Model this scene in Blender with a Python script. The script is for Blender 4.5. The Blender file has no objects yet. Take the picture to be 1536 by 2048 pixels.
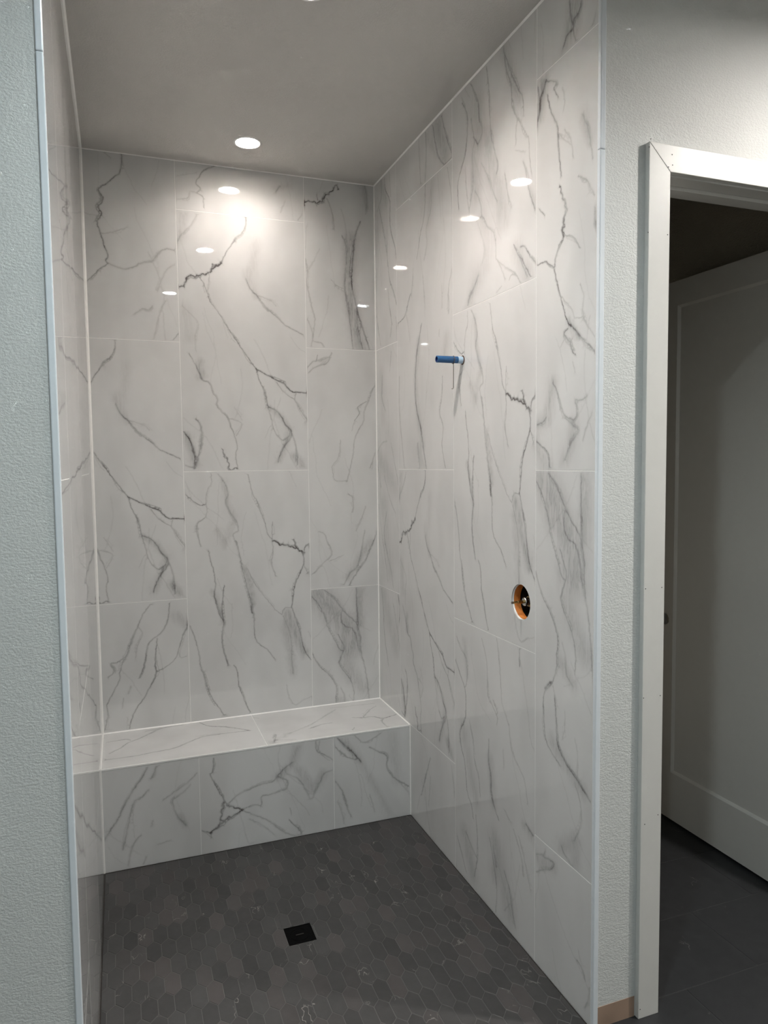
import bpy, bmesh, math, random
import numpy as np
from mathutils import Matrix, Vector
from mathutils.geometry import delaunay_2d_cdt

# ------------------------------------------------------------------ camera, world, exposure
scene = bpy.context.scene
COL = scene.collection
cam_data = bpy.data.cameras.new('camera')
cam_data.sensor_fit = 'HORIZONTAL'
cam_data.sensor_width = 36.0
cam_data.lens = 33.723
cam_data.clip_start = 0.02
camera = bpy.data.objects.new('camera', cam_data)
COL.objects.link(camera)
camera.matrix_world = Matrix((
    (0.938365, 0.03358, -0.34401, -1.250488),
    (-0.34546, 0.0586, -0.936602, -3.496513),
    (-0.011292, 0.997717, 0.066589, 1.666348),
    (0, 0, 0, 1)))
scene.camera = camera

world = bpy.data.worlds.new('world')
scene.world = world
world.use_nodes = True
world.node_tree.nodes['Background'].inputs[0].default_value = (0.6, 0.7, 0.8, 1)
world.node_tree.nodes['Background'].inputs[1].default_value = 0.01

scene.view_settings.view_transform = 'Standard'
scene.view_settings.look = 'None'
scene.view_settings.gamma = 1.0
scene.view_settings.use_curve_mapping = False
scene.view_settings.exposure = 3.42
cy = scene.cycles
cy.use_denoising = True
cy.max_bounces = 7
cy.diffuse_bounces = 4
cy.glossy_bounces = 4
cy.sample_clamp_indirect = 15.0
cy.blur_glossy = 0.0
cy.use_adaptive_sampling = True
cy.adaptive_threshold = 0.035
cy.adaptive_min_samples = 16
cy.caustics_reflective = False
cy.caustics_refractive = False

# the recessed lamps, some of them added only as fill: (x, y, colour, strength, label)
WARM = (1.0, 0.925, 0.855)
SOFT = (1.0, 0.955, 0.90)
COOL = (0.84, 0.97, 1.0)
LAMPS = [
    (-0.68, -0.285, WARM, 28.0, 'lit recessed ceiling light above the shower bench'),
    (-0.68, -1.36, WARM, 102.0, 'lit recessed ceiling light above the shower floor drain'),
    (-0.82, -2.64, COOL, 118.0, 'lit recessed ceiling light in front of the shower opening'),
    (1.26, -2.58, SOFT, 275.0, 'added unseen recessed fill light in front of the closet doorway'),  # added to brighten the doorway wall, set clear of the tile mirrors
    (-2.20, -4.40, COOL, 122.0, 'added unseen recessed fill light near the far left bathroom wall'),  # added cool fill for the left wall end and lower shower
    (2.20, -4.40, SOFT, 120.0, 'added unseen recessed fill light near the far right bathroom wall'),  # added general fill, placed where the tiles do not mirror it
]

# ------------------------------------------------------------------ measures (metres)
XL, X1, X2 = -1.361, -0.9657, -0.3637        # left corner and the two upright joints of the back wall
H = 3.060                                    # ceiling
B, BD = 0.4366, 0.4178                       # bench height and depth
Z0 = 1.6406                                  # joint near eye height
D1, D2, D3, D4 = 0.2989, 0.9009, 1.5028, 1.8157
HT = 0.601                                   # half a tile with its joint
YLF = -1.92                                  # front of the left wall
GAP = 0.0015                                 # half joint

PRINTS = {
 'P': [
  ('t',0.6,2.4,[(7,108),(33,132),(55,150),(75,161),(98,155)]),
  ('t',0.35,2.4,[(125,9),(127,56),(110,83),(99,124),(101,161),(102,192),(93,219)]),
  ('t',0.5,3.2,[(89,222),(59,245),(51,279),(60,320),(69,355)]),
  ('t',0.35,4.0,[(159,13),(181,44),(197,78),(203,116),(189,143),(198,171),(218,210),(241,245),(247,287),(222,307),(238,356),(254,420)]),
  ('h',0.35,30.0,[(181,44),(199,147),(231,238),(180,354)]),
  ('t',0.5,2.8,[(301,18),(311,67),(323,116),(343,151),(360,208),(379,258),(389,307),(410,337)]),
  ('t',0.5,2.0,[(415,252),(412,294),(413,340)]),
  ('j',0.95,4.8,[(413,347),(434,348),(448,367),(473,368),(495,376),(516,381),(538,393),(559,408),(574,413)]),
  ('j',0.7,3.2,[(521,342),(524,371),(545,400)]),
  ('t',0.7,3.2,[(570,409),(578,381),(601,367)]),
  ('t',0.4,3.2,[(413,348),(415,398),(407,447),(413,483),(426,520)]),
  ('t',0.75,3.2,[(559,409),(570,442),(565,478),(546,520),(527,555),(515,605),(503,683)]),
  ('t',0.5,2.4,[(566,471),(587,512)]),
  ('t',0.5,3.2,[(238,340),(254,418),(263,474),(278,545),(291,603),(304,660),(313,725),(317,818),(341,856),(376,885),(411,935)]),
  ('h',0.5,26.2,[(273,468),(299,554),(311,654)]),
  ('t',0.8,5.6,[(300,660),(306,696)]),
  ('t',0.35,2.4,[(287,476),(320,548),(354,600),(389,646),(423,691),(452,715)]),
  ('t',0.35,2.4,[(452,715),(467,684),(503,683)]),
  ('t',0.55,3.2,[(503,683),(524,743),(541,803),(554,870),(572,923),(597,959)]),
  ('h',0.6,45.0,[(481,711),(508,785),(536,861),(564,922)]),
  ('t',0.3,3.2,[(459,723),(486,798),(499,872),(498,945),(503,1018)]),
  ('h',0.35,37.5,[(465,760),(491,907),(503,1018)]),
  ('t',0.6,3.2,[(105,382),(114,431),(126,480),(133,542),(126,591),(138,654),(151,697),(167,727),(159,782),(157,838),(170,896),(182,940)]),
  ('t',0.6,3.2,[(175,552),(167,601),(162,656),(167,727)]),
  ('h',0.4,22.5,[(120,576),(152,669),(167,734)]),
  ('t',0.65,3.2,[(210,946),(223,965),(229,1009),(235,1059),(251,1104),(267,1150),(284,1191)]),
  ('t',0.5,3.2,[(9,734),(33,805),(48,883),(53,940),(72,991),(84,1048),(113,1116),(139,1154),(155,1185)]),
  ('t',0.25,2.4,[(469,1073),(483,1140),(511,1181),(552,1164),(597,1147)]),
  ('h',0.3,30.0,[(148,281),(187,351)]),
 ],
 'Q': [
  ('t',0.6,3.2,[(317,4),(319,37),(301,79),(277,101),(250,137),(229,165),(212,199),(201,227)]),
  ('j',0.95,4.8,[(201,227),(174,242),(157,257),(140,278),(104,287),(72,296),(46,301),(32,332),(16,346),(-1,353)]),
  ('j',0.7,3.2,[(158,233),(154,263)]),
  ('t',0.6,2.4,[(97,301),(116,325),(131,370),(143,409)]),
  ('t',0.35,2.4,[(143,284),(135,344),(135,370)]),
  ('t',0.5,2.4,[(143,409),(182,459),(214,511),(246,563),(285,618),(321,671)]),
  ('t',0.5,4.0,[(313,291),(333,336),(366,367),(406,419),(454,457),(496,495),(545,520),(587,539)]),
  ('t',0.25,3.2,[(359,361),(428,383),(455,409)]),
  ('h',0.3,37.5,[(314,257),(359,368)]),
  ('h',0.2,45.0,[(365,113),(348,254)]),
  ('t',0.3,4.8,[(92,18),(68,63),(42,91),(16,120),(2,153)]),
  ('h',0.35,45.0,[(38,8),(9,133)]),
  ('t',0.2,3.2,[(19,437),(63,480),(88,518),(70,571),(72,637)]),
  ('h',0.2,60.0,[(26,443),(41,573)]),
  ('t',0.6,3.2,[(230,535),(265,586),(285,619),(318,665),(351,712)]),
  ('t',0.9,4.0,[(351,712),(385,731),(420,747),(448,763),(483,776),(503,796),(524,817),(560,819),(600,822)]),
  ('t',0.6,3.2,[(351,712),(364,759),(384,806),(397,847),(406,895)]),
  ('t',0.4,2.4,[(406,895),(416,937),(429,992),(445,1027)]),
  ('t',0.5,4.0,[(410,895),(444,909),(472,943),(486,971),(514,1006),(516,1041),(483,1083),(461,1125),(450,1160)]),
  ('h',0.4,30.0,[(410,895),(472,943),(514,1006),(483,1083),(450,1160)]),
  ('t',0.5,3.2,[(445,1030),(477,1055),(506,1034)]),
  ('t',0.45,4.0,[(514,999),(534,1062),(544,1111),(546,1175)]),
  ('h',0.5,45.0,[(533,1132),(575,1182)]),
  ('t',0.45,2.4,[(454,777),(475,811),(510,838),(538,858),(559,893),(580,928),(598,956)]),
  ('t',0.4,2.4,[(538,858),(546,823)]),
  ('t',0.45,3.2,[(42,656),(64,695),(82,734),(97,774),(130,786),(145,833),(165,859),(160,886),(176,913),(209,946),(222,987),(238,1021),(247,1055),(253,1089),(245,1130),(251,1185)]),
  ('h',0.6,30.0,[(84,681),(94,760)]),
  ('t',0.3,2.4,[(222,953),(276,973),(262,1014),(248,1034)]),
  ('t',0.2,2.4,[(244,898),(280,959)]),
  ('j',0.7,3.2,[(182,1099),(191,1130),(207,1150),(213,1192),(251,1189)]),
  ('t',0.55,4.8,[(63,955),(82,981),(87,1035),(79,1095),(67,1142),(53,1189)]),
  ('t',0.6,4.8,[(6,1015),(34,1055),(46,1095),(54,1142),(50,1189)]),
  ('h',0.5,45.0,[(21,1035),(57,1163)]),
  ('t',0.5,4.0,[(8,1172),(50,1186)]),
 ],
 'V': [
  ('j',0.85,4.0,[(3,521),(12,500),(48,496),(91,491),(110,461),(128,445),(147,430),(162,407),(180,422)]),
  ('t',0.5,2.4,[(66,459),(70,486)]),
  ('t',0.35,3.2,[(117,474),(134,513),(148,560),(151,615)]),
  ('t',0.55,4.8,[(290,566),(270,610),(258,653),(250,724),(241,802),(240,886),(254,949),(268,1012),(290,1082),(312,1145),(330,1201)]),
  ('t',0.4,4.0,[(191,646),(209,686),(212,769),(203,854),(205,924),(223,1029),(233,1120),(243,1205)]),
  ('h',0.6,75.0,[(236,655),(225,852),(238,992),(281,1203)]),
  ('t',0.35,3.2,[(261,1012),(274,1118),(296,1203)]),
  ('t',0.25,4.0,[(315,389),(325,458),(317,528)]),
  ('h',0.3,30.0,[(307,383),(321,493)]),
  ('t',0.3,2.4,[(132,863),(165,892),(198,903)]),
  ('t',0.35,3.2,[(3,773),(13,834),(8,883),(18,937),(31,998),(45,1053),(40,1116),(24,1194)]),
  ('t',0.3,3.2,[(8,1062),(32,1130),(35,1165),(79,1177),(97,1204)]),
  ('t',0.2,3.2,[(76,719),(42,784),(13,834)]),
 ],
 'M': [
  ('t',0.4,4.0,[(4,95),(34,66),(70,57),(115,42),(130,20)]),
  ('t',0.4,4.0,[(7,123),(40,94),(99,74),(118,45)]),
  ('t',0.5,2.4,[(56,33),(48,65)]),
  ('t',0.4,3.2,[(355,177),(335,213),(319,257),(295,308),(291,359),(263,403),(240,461),(235,519),(223,569),(211,620),(198,664)]),
  ('t',0.5,2.4,[(308,257),(261,287),(272,316),(245,352)]),
  ('t',0.25,2.4,[(245,352),(229,403)]),
  ('t',0.3,3.2,[(168,453),(163,511),(147,554),(124,583),(127,626),(138,655),(202,660)]),
  ('t',0.4,3.2,[(205,726),(228,744),(231,788),(227,818)]),
  ('t',0.35,3.2,[(351,519),(326,592)]),
  ('t',0.3,3.2,[(297,790),(276,849),(244,914)]),
  ('t',0.35,4.0,[(291,913),(274,1001),(250,1096),(210,1131),(175,1188)]),
  ('t',0.5,4.0,[(353,938),(321,1011),(289,1076),(249,1126),(218,1168),(206,1194)]),
  ('h',0.35,45.0,[(321,974),(195,1152)]),
  ('t',0.35,3.2,[(48,910),(77,926),(88,955),(113,1015),(105,1044),(67,1071),(22,1119)]),
  ('t',0.3,2.4,[(174,1037),(105,1062)]),
  ('t',0.3,2.4,[(7,1125),(60,1085)]),
 ],
 'W': [
  ('t',0.4,3.2,[(-3,26),(26,60),(47,94),(68,139),(85,195),(106,242),(133,291),(149,323),(168,328)]),
  ('t',0.4,4.0,[(71,9),(111,39),(137,75),(163,111),(194,149),(219,169),(240,195),(249,223)]),
  ('h',0.55,136.5,[(36,13),(85,81),(131,146),(182,201),(208,256),(208,314)]),
  ('t',0.4,4.0,[(241,8),(241,75),(245,128),(248,180),(249,223),(261,268),(259,321),(268,373),(277,407),(287,458),(296,527),(306,631)]),
  ('h',0.45,58.5,[(258,22),(256,109),(255,198)]),
  ('t',0.35,3.2,[(163,107),(157,159),(176,201),(213,216),(232,253),(244,306),(253,340)]),
  ('t',0.4,3.2,[(139,242),(158,281),(171,316),(149,368),(143,395),(166,432),(191,468),(210,504),(220,546),(217,605)]),
  ('h',0.35,87.8,[(158,299),(172,371),(216,473),(270,533)]),
  ('t',0.5,3.2,[(-5,309),(17,358),(42,401),(80,437),(114,484),(128,523),(122,570),(122,609),(96,666),(58,703),(48,732),(48,764)]),
  ('j',0.7,4.8,[(58,693),(89,664)]),
  ('t',0.3,3.2,[(151,525),(170,566),(174,614),(206,642)]),
  ('h',0.3,48.8,[(142,584),(212,640)]),
  ('t',0.25,2.4,[(103,672),(116,711),(117,742)]),
  ('t',0.45,3.2,[(48,725),(53,798),(61,852),(90,883),(145,912)]),
  ('t',0.55,4.0,[(112,701),(121,775),(125,829),(137,861),(183,897),(227,919),(263,939),(297,958),(311,967)]),
  ('h',0.35,48.8,[(98,848),(183,906),(263,943)]),
  ('t',0.25,2.4,[(152,828),(167,787),(166,733)]),
  ('t',0.25,2.4,[(219,799),(233,842),(234,907)]),
  ('t',0.3,3.2,[(220,935),(249,988),(250,1045),(222,1111)]),
  ('h',0.4,58.5,[(155,1168),(229,1108),(223,1183)]),
  ('t',0.35,3.2,[(155,1168),(178,1188),(208,1199)]),
 ],
 'S': [
  ('t',0.6,4.8,[(53,24),(40,46),(23,63),(20,98),(3,130)]),
  ('h',0.7,68.2,[(33,25),(7,110)]),
  ('t',0.6,3.2,[(47,28),(86,43),(112,66),(93,67),(115,102)]),
  ('t',0.5,4.0,[(6,26),(17,78),(10,115)]),
  ('t',0.65,4.0,[(60,73),(80,132),(113,185),(116,218),(123,266),(129,310),(133,336)]),
  ('t',0.25,3.2,[(137,88),(149,129),(144,153)]),
  ('t',0.3,3.2,[(150,211),(181,255),(193,307)]),
  ('t',0.3,2.4,[(113,199),(144,236),(181,265)]),
  ('t',0.3,4.8,[(238,209),(261,255),(273,293),(284,346)]),
  ('h',0.3,39.0,[(238,209),(273,293)]),
  ('j',0.7,4.0,[(127,365),(140,394),(155,427),(159,449),(146,463),(153,482),(140,492),(147,512),(128,531),(122,544)]),
  ('t',0.35,4.0,[(217,367),(252,390),(274,417),(294,447)]),
  ('t',0.6,3.2,[(18,395),(46,422)]),
  ('t',0.35,2.4,[(147,512),(196,533),(225,569)]),
  ('t',0.5,5.6,[(297,487),(297,514),(311,547)]),
  ('t',0.7,3.2,[(155,444),(148,481),(141,499),(145,523),(124,541),(106,564),(103,591)]),
  ('t',0.4,2.4,[(148,512),(196,530),(229,570)]),
  ('t',0.65,3.2,[(-1,561),(51,562),(73,578),(96,590),(110,626),(125,665),(143,709),(164,757),(185,781)]),
  ('t',0.6,4.0,[(185,777),(219,806),(258,839),(290,861),(308,881)]),
  ('h',0.5,24.4,[(171,762),(226,819)]),
  ('t',0.55,4.0,[(172,786),(154,795),(165,813),(182,827),(189,848),(210,867)]),
  ('t',0.3,2.4,[(158,807),(137,832)]),
  ('t',0.3,3.2,[(230,670),(247,708),(244,745),(254,778),(283,813),(308,836)]),
  ('t',0.3,2.4,[(136,684),(191,735),(205,761),(251,766)]),
  ('t',0.3,2.4,[(196,885),(207,913)]),
  ('t',0.45,4.0,[(95,933),(117,964),(139,1006),(160,1040),(208,1052),(218,1025),(211,1000),(241,999),(266,990)]),
  ('h',0.4,58.5,[(95,937),(65,1043),(11,1057)]),
  ('t',0.4,3.2,[(-5,1058),(35,1054),(58,1038)]),
  ('t',0.35,4.8,[(160,1045),(202,1071),(229,1088),(195,1115),(175,1142),(161,1170)]),
  ('h',0.35,58.5,[(202,1071),(195,1115),(161,1170)]),
  ('t',0.35,4.0,[(286,1047),(267,1074),(248,1116)]),
  ('t',0.45,3.2,[(-1,1108),(35,1126),(70,1148),(78,1178),(82,1205)]),
  ('h',0.4,58.5,[(0,1117),(66,1191)]),
 ],
 'N': [
  ('t',0.7,4.0,[(373,387),(375,415),(365,467),(337,493),(315,518),(273,551),(291,583),(282,612),(268,624),(283,657),(263,692),(270,725),(280,758),(289,797),(304,836),(292,859),(303,870)]),
  ('t',0.6,3.2,[(303,870),(269,895),(241,926),(208,957)]),
  ('t',0.4,4.8,[(303,870),(330,879),(368,890),(407,878),(446,855),(492,842),(515,811),(550,785),(590,787)]),
  ('t',0.3,2.4,[(280,741),(318,735),(385,706)]),
  ('t',0.2,2.4,[(208,659),(277,668)]),
  ('t',0.3,2.4,[(303,391),(329,410)]),
  ('t',0.25,4.8,[(589,852),(553,878),(529,927),(510,975)]),
  ('t',0.3,4.0,[(543,1019),(519,1068),(499,1145),(487,1193)]),
  ('t',0.35,4.8,[(406,1087),(446,1061),(468,1065),(485,1047)]),
  ('t',0.4,3.2,[(597,1164),(573,1195)]),
 ],
 'K': [
  ('t',0.5,3.2,[(435,15),(397,62),(375,115),(358,147),(342,189),(322,242),(303,279),(288,327),(288,355),(258,412),(228,469)]),
  ('t',0.4,3.2,[(228,480),(231,519),(216,583)]),
  ('t',0.5,3.2,[(322,248),(278,274),(252,279),(266,303),(263,319),(240,338)]),
  ('t',0.55,3.2,[(519,16),(512,83),(489,137),(467,162),(435,182),(416,208),(404,262),(392,316),(372,359)]),
  ('t',0.6,3.2,[(459,178),(451,245),(447,300),(451,340),(440,372),(412,419),(395,451),(363,492),(335,544),(323,593)]),
  ('t',0.5,2.4,[(596,135),(576,173),(555,238),(538,282),(505,312),(457,335)]),
  ('t',0.7,4.0,[(599,107),(596,138),(576,173)]),
  ('h',0.35,52.5,[(549,80),(596,124)]),
  ('t',0.3,3.2,[(380,121),(394,150),(372,203),(360,263)]),
  ('t',0.3,5.6,[(335,393),(324,425)]),
  ('t',0.3,3.2,[(302,445),(296,489)]),
  ('t',0.3,2.4,[(592,276),(559,278),(555,238)]),
 ],
 'T': [
  ('t',0.5,3.2,[(193,982),(133,1012),(110,1044),(93,1075),(115,1098),(98,1120),(124,1136),(126,1181)]),
  ('t',0.35,4.0,[(5,1159),(56,1147),(66,1117),(98,1120)]),
  ('t',0.4,4.8,[(488,1041),(467,1070)]),
  ('t',0.25,3.2,[(508,1113),(486,1169)]),
  ('t',0.3,3.2,[(591,1164),(569,1200)]),
  ('h',0.25,30.0,[(544,1028),(467,1057)]),
  ('t',0.2,3.2,[(8,1054),(94,1030)]),
 ],
 'U': [
  ('t',0.65,3.2,[(88,435),(124,484),(133,524),(128,574),(114,629),(86,663),(57,698),(47,736),(56,805)]),
  ('t',0.35,4.0,[(160,524),(178,583),(186,614),(168,651),(172,720),(167,786),(149,832)]),
  ('t',0.3,4.0,[(213,481),(221,543),(247,604),(212,637)]),
  ('t',0.55,4.0,[(178,595),(212,633)]),
  ('t',0.4,3.2,[(296,520),(304,598),(316,660),(336,706),(359,760),(351,786)]),
  ('h',0.35,107.2,[(213,504),(230,605),(195,708),(203,790)]),
  ('h',0.35,107.2,[(288,648),(312,772),(375,869),(390,949)]),
  ('t',0.35,4.0,[(114,678),(118,744),(131,806),(144,851)]),
  ('t',0.3,4.0,[(238,709),(287,774),(320,831),(351,880)]),
  ('t',0.35,3.2,[(194,795),(228,839),(241,890)]),
  ('t',0.4,3.2,[(405,806),(420,863),(435,901),(449,931)]),
  ('t',0.35,3.2,[(456,593),(471,635),(485,663),(478,691),(478,741)]),
  ('t',0.35,3.2,[(485,659),(540,735),(557,759),(560,812),(574,873)]),
  ('t',0.25,2.4,[(478,762),(533,788)]),
  ('t',0.5,4.0,[(523,815),(540,853),(554,907),(574,948),(594,986)]),
  ('h',0.3,29.2,[(567,911),(594,962)]),
  ('t',0.4,3.2,[(202,901),(245,899),(287,947),(327,979),(343,1021),(343,1067)]),
  ('t',0.25,4.8,[(211,912),(245,974),(262,1018),(244,1060)]),
  ('h',0.25,97.5,[(245,915),(295,996),(270,1067),(201,1109)]),
  ('t',0.35,3.2,[(343,1071),(390,1106),(450,1139),(486,1166),(507,1193)]),
  ('t',0.35,3.2,[(351,1077),(382,1115),(405,1154)]),
  ('t',0.3,3.2,[(435,1165),(450,1154),(486,1166)]),
  ('t',0.5,3.2,[(464,1059),(493,1100),(514,1116),(535,1146),(568,1187)]),
  ('t',0.55,4.0,[(507,1078),(534,1086),(568,1124),(598,1152)]),
  ('t',0.35,3.2,[(507,1118),(548,1182)]),
  ('h',0.35,78.0,[(486,1080),(548,1171)]),
  ('t',0.4,4.0,[(210,1099),(183,1129),(147,1158),(128,1187)]),
  ('h',0.4,48.8,[(210,1103),(137,1176)]),
  ('t',0.3,3.2,[(382,1175),(351,1187)]),
  ('t',0.4,3.2,[(159,400),(197,453),(220,505),(224,562)]),
  ('t',0.45,3.2,[(279,399),(297,495),(301,575)]),
  ('t',0.4,3.2,[(398,402),(414,473),(446,539),(454,612),(481,658)]),
  ('t',0.4,3.2,[(398,410),(446,500),(492,576),(519,615),(526,675)]),
  ('h',0.3,58.5,[(398,406),(462,531),(500,606)]),
  ('t',0.35,3.2,[(84,413),(119,473),(133,523)]),
 ],
 'X': [
  ('t',0.35,3.2,[(26,80),(52,109),(102,143),(114,202),(101,252)]),
  ('h',0.3,39.0,[(90,77),(114,208)]),
  ('t',0.6,3.2,[(12,172),(51,220),(89,261),(101,315),(94,386),(49,454),(61,515),(86,558),(98,611),(110,676),(147,718),(159,758)]),
  ('t',0.4,3.2,[(131,385),(161,454),(172,524),(207,583),(219,645)]),
  ('h',0.3,68.2,[(75,416),(136,567),(183,678)]),
  ('t',0.35,3.2,[(233,33),(267,95),(277,157),(283,236),(320,267),(352,299),(347,322)]),
  ('t',0.4,3.2,[(320,241),(352,278)]),
  ('t',0.35,3.2,[(347,7),(368,106),(378,181),(383,232)]),
  ('t',0.3,3.2,[(393,244),(433,298)]),
  ('t',0.55,2.4,[(505,1),(505,70)]),
  ('t',0.3,3.2,[(433,292),(453,377),(501,419),(538,454),(557,521)]),
  ('t',0.45,4.0,[(288,397),(287,478),(304,532),(309,595),(330,639),(362,673)]),
  ('h',0.35,58.5,[(298,474),(320,628)]),
  ('t',0.3,3.2,[(393,400),(398,461)]),
  ('t',0.45,3.2,[(183,741),(194,827),(188,922),(169,990)]),
  ('t',0.4,3.2,[(96,847),(146,880),(182,902)]),
  ('t',0.45,3.2,[(18,903),(57,956),(95,1007)]),
  ('h',0.35,87.8,[(84,853),(157,985)]),
  ('t',0.35,4.0,[(319,792),(341,862)]),
  ('h',0.35,78.0,[(351,791),(330,901)]),
  ('t',0.3,3.2,[(463,656),(511,719),(530,790)]),
  ('t',0.5,4.8,[(548,599),(593,617)]),
  ('h',0.4,39.0,[(539,609),(597,624)]),
  ('t',0.3,3.2,[(403,616),(443,639)]),
  ('t',0.35,4.0,[(291,774),(319,840),(346,943),(337,1034)]),
  ('t',0.35,4.0,[(401,843),(436,892),(462,968),(478,1003)]),
  ('h',0.3,107.2,[(328,765),(401,889),(436,961)]),
  ('t',0.3,3.2,[(503,668),(535,726),(575,812)]),
 ],
 'A2': [
  ('t',0.35,5.6,[(349,996),(354,1073),(340,1191)]),
  ('t',0.3,4.8,[(277,1001),(281,1091),(292,1183)]),
  ('t',0.45,4.0,[(423,1003),(466,1131),(529,1199)]),
  ('t',0.45,4.0,[(511,1006),(551,1101),(596,1178),(591,1197),(529,1199)]),
  ('h',0.55,107.2,[(467,1022),(540,1160)]),
  ('h',0.3,58.5,[(378,1029),(466,1131)]),
 ],
 'C2': [
  ('t',0.5,3.2,[(340,-11),(338,72),(325,137),(287,186),(262,245),(242,287)]),
  ('t',0.3,3.2,[(397,46),(401,116),(348,190),(352,252),(322,308)]),
  ('t',0.35,3.2,[(560,18),(584,103),(599,181),(603,259)]),
  ('h',0.2,58.5,[(420,9),(371,174)]),
  ('t',0.35,4.0,[(591,427),(564,486),(563,582)]),
  ('t',0.3,3.2,[(308,371),(319,439),(330,513)]),
  ('t',0.6,3.2,[(168,420),(126,471),(84,508),(13,520)]),
  ('t',0.3,3.2,[(203,316),(181,428)]),
  ('t',0.2,3.2,[(501,458),(500,547)]),
  ('t',0.25,3.2,[(106,492),(132,541),(156,615)]),
  ('t',0.5,5.6,[(290,575),(258,641),(232,704),(217,790),(215,887),(239,962),(275,1027),(298,1100),(332,1202)]),
  ('h',0.35,48.8,[(258,641),(217,790),(239,962),(298,1100)]),
  ('t',0.35,4.8,[(23,767),(18,921),(50,1078),(75,1197)]),
  ('t',0.45,3.2,[(502,823),(496,903),(473,964),(505,1025),(493,1101),(508,1151),(529,1205)]),
  ('t',0.3,3.2,[(236,1084),(259,1197)]),
  ('h',0.3,58.5,[(248,1109),(296,1202)]),
  ('h',0.3,58.5,[(541,669),(520,728)]),
  ('t',0.3,3.2,[(473,631),(472,658)]),
 ],
 'D2': [
  ('t',0.5,3.2,[(349,77),(300,176),(249,284)]),
  ('t',0.3,3.2,[(569,22),(595,114),(608,187)]),
  ('t',0.25,3.2,[(356,153),(330,295)]),
  ('t',0.2,3.2,[(196,376),(232,292)]),
 ],
 'A1': [
  ('t',0.55,3.2,[(455,399),(461,453),(520,531),(518,609),(538,683),(581,757),(607,847)]),
  ('t',0.4,3.2,[(371,514),(417,614),(461,723),(496,839)]),
  ('t',0.3,3.2,[(517,395),(536,511)]),
  ('t',0.3,3.2,[(634,404),(623,541)]),
  ('t',0.3,3.2,[(408,387),(405,471),(338,524)]),
  ('h',0.3,58.5,[(392,392),(483,519)]),
  ('t',0.5,3.2,[(495,855),(517,907),(567,971),(602,1036)]),
  ('t',0.3,3.2,[(328,796),(322,962),(334,1098)]),
  ('t',0.3,3.2,[(478,649),(481,824)]),
  ('t',0.35,3.2,[(485,942),(512,1055),(541,1113)]),
  ('t',0.4,3.2,[(509,1038),(529,1110),(512,1165)]),
  ('t',0.4,2.4,[(581,1084),(595,1122),(600,1200)]),
  ('t',0.35,3.2,[(319,1028),(349,1116),(371,1185)]),
 ],
 'B1': [
  ('t',0.4,3.2,[(518,37),(509,84),(500,120)]),
  ('t',0.35,4.0,[(390,139),(386,248),(432,312)]),
  ('h',0.2,68.2,[(374,126),(399,359)]),
  ('t',0.3,3.2,[(311,512),(379,469),(443,465)]),
  ('t',0.3,3.2,[(309,580),(355,692)]),
  ('t',0.3,3.2,[(505,473),(561,596),(602,686)]),
  ('h',0.25,117.0,[(327,552),(558,687)]),
  ('t',0.3,3.2,[(406,639),(481,747),(555,813)]),
  ('t',0.3,3.2,[(319,782),(348,894),(408,1058),(437,1166)]),
  ('t',0.35,3.2,[(432,815),(395,946),(486,1104),(514,1182)]),
  ('h',0.25,117.0,[(401,778),(470,1106)]),
 ],
 'C1': [
  ('t',0.4,3.2,[(346,13),(367,118),(380,231),(431,390)]),
  ('t',0.5,4.8,[(574,-8),(601,69),(592,130)]),
  ('t',0.3,3.2,[(512,63),(554,165),(596,265)]),
  ('h',0.25,107.2,[(386,29),(536,280)]),
 ],
 'G4': [
  ('t',0.45,4.0,[(171,1065),(177,1109),(189,1142)]),
  ('t',0.5,4.8,[(229,1099),(218,1122),(195,1129),(189,1152),(160,1156),(142,1177)]),
  ('h',0.6,87.8,[(200,1082),(184,1145)]),
  ('t',0.35,3.2,[(189,1155),(201,1192)]),
  ('h',0.4,58.5,[(166,1163),(148,1190)]),
  ('t',0.3,5.6,[(290,1176),(280,1192)]),
 ],
 'H4': [
  ('t',0.4,4.0,[(62,26),(54,48),(83,41),(111,38),(97,66),(40,101),(11,122)]),
  ('h',0.35,48.8,[(18,76),(111,51)]),
  ('t',0.5,4.0,[(238,276),(263,287),(276,309)]),
  ('t',0.35,4.0,[(300,319),(294,361),(277,397)]),
  ('t',0.3,3.2,[(10,63),(62,36)]),
  ('t',0.2,3.2,[(244,241),(263,287)]),
 ],
 'F1': [
  ('t',0.5,5.6,[(391,18),(372,54),(335,103),(303,153),(275,209),(249,248),(218,292)]),
  ('t',0.45,5.6,[(430,19),(408,66)]),
  ('t',0.4,5.6,[(396,114),(364,142),(338,154),(321,201),(304,275),(286,350)]),
  ('t',0.35,4.0,[(592,73),(554,107),(510,133),(451,168)]),
  ('t',0.35,4.0,[(564,120),(520,158),(488,180),(507,246),(538,292)]),
  ('t',0.35,4.8,[(359,303),(327,336),(304,421)]),
  ('t',0.4,4.0,[(376,402),(365,428)]),
  ('t',0.3,5.6,[(407,250),(401,272)]),
  ('t',0.25,4.0,[(472,348),(425,355)]),
  ('h',0.3,30.0,[(518,248),(538,292)]),
 ],
 'F2': [
  ('t',0.6,3.2,[(61,20),(56,81),(46,86),(58,123),(83,175),(105,221),(115,240)]),
  ('j',0.85,4.8,[(115,240),(155,258),(181,269),(134,289),(93,309),(66,328),(39,348)]),
  ('j',0.8,4.8,[(99,220),(91,267),(83,300)]),
  ('t',0.4,4.0,[(115,236),(156,202),(211,183),(259,170),(314,165),(332,147),(364,117),(400,94)]),
  ('h',0.45,45.0,[(336,148),(400,101),(437,7)]),
  ('t',0.4,3.2,[(185,267),(223,256),(257,265)]),
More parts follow.
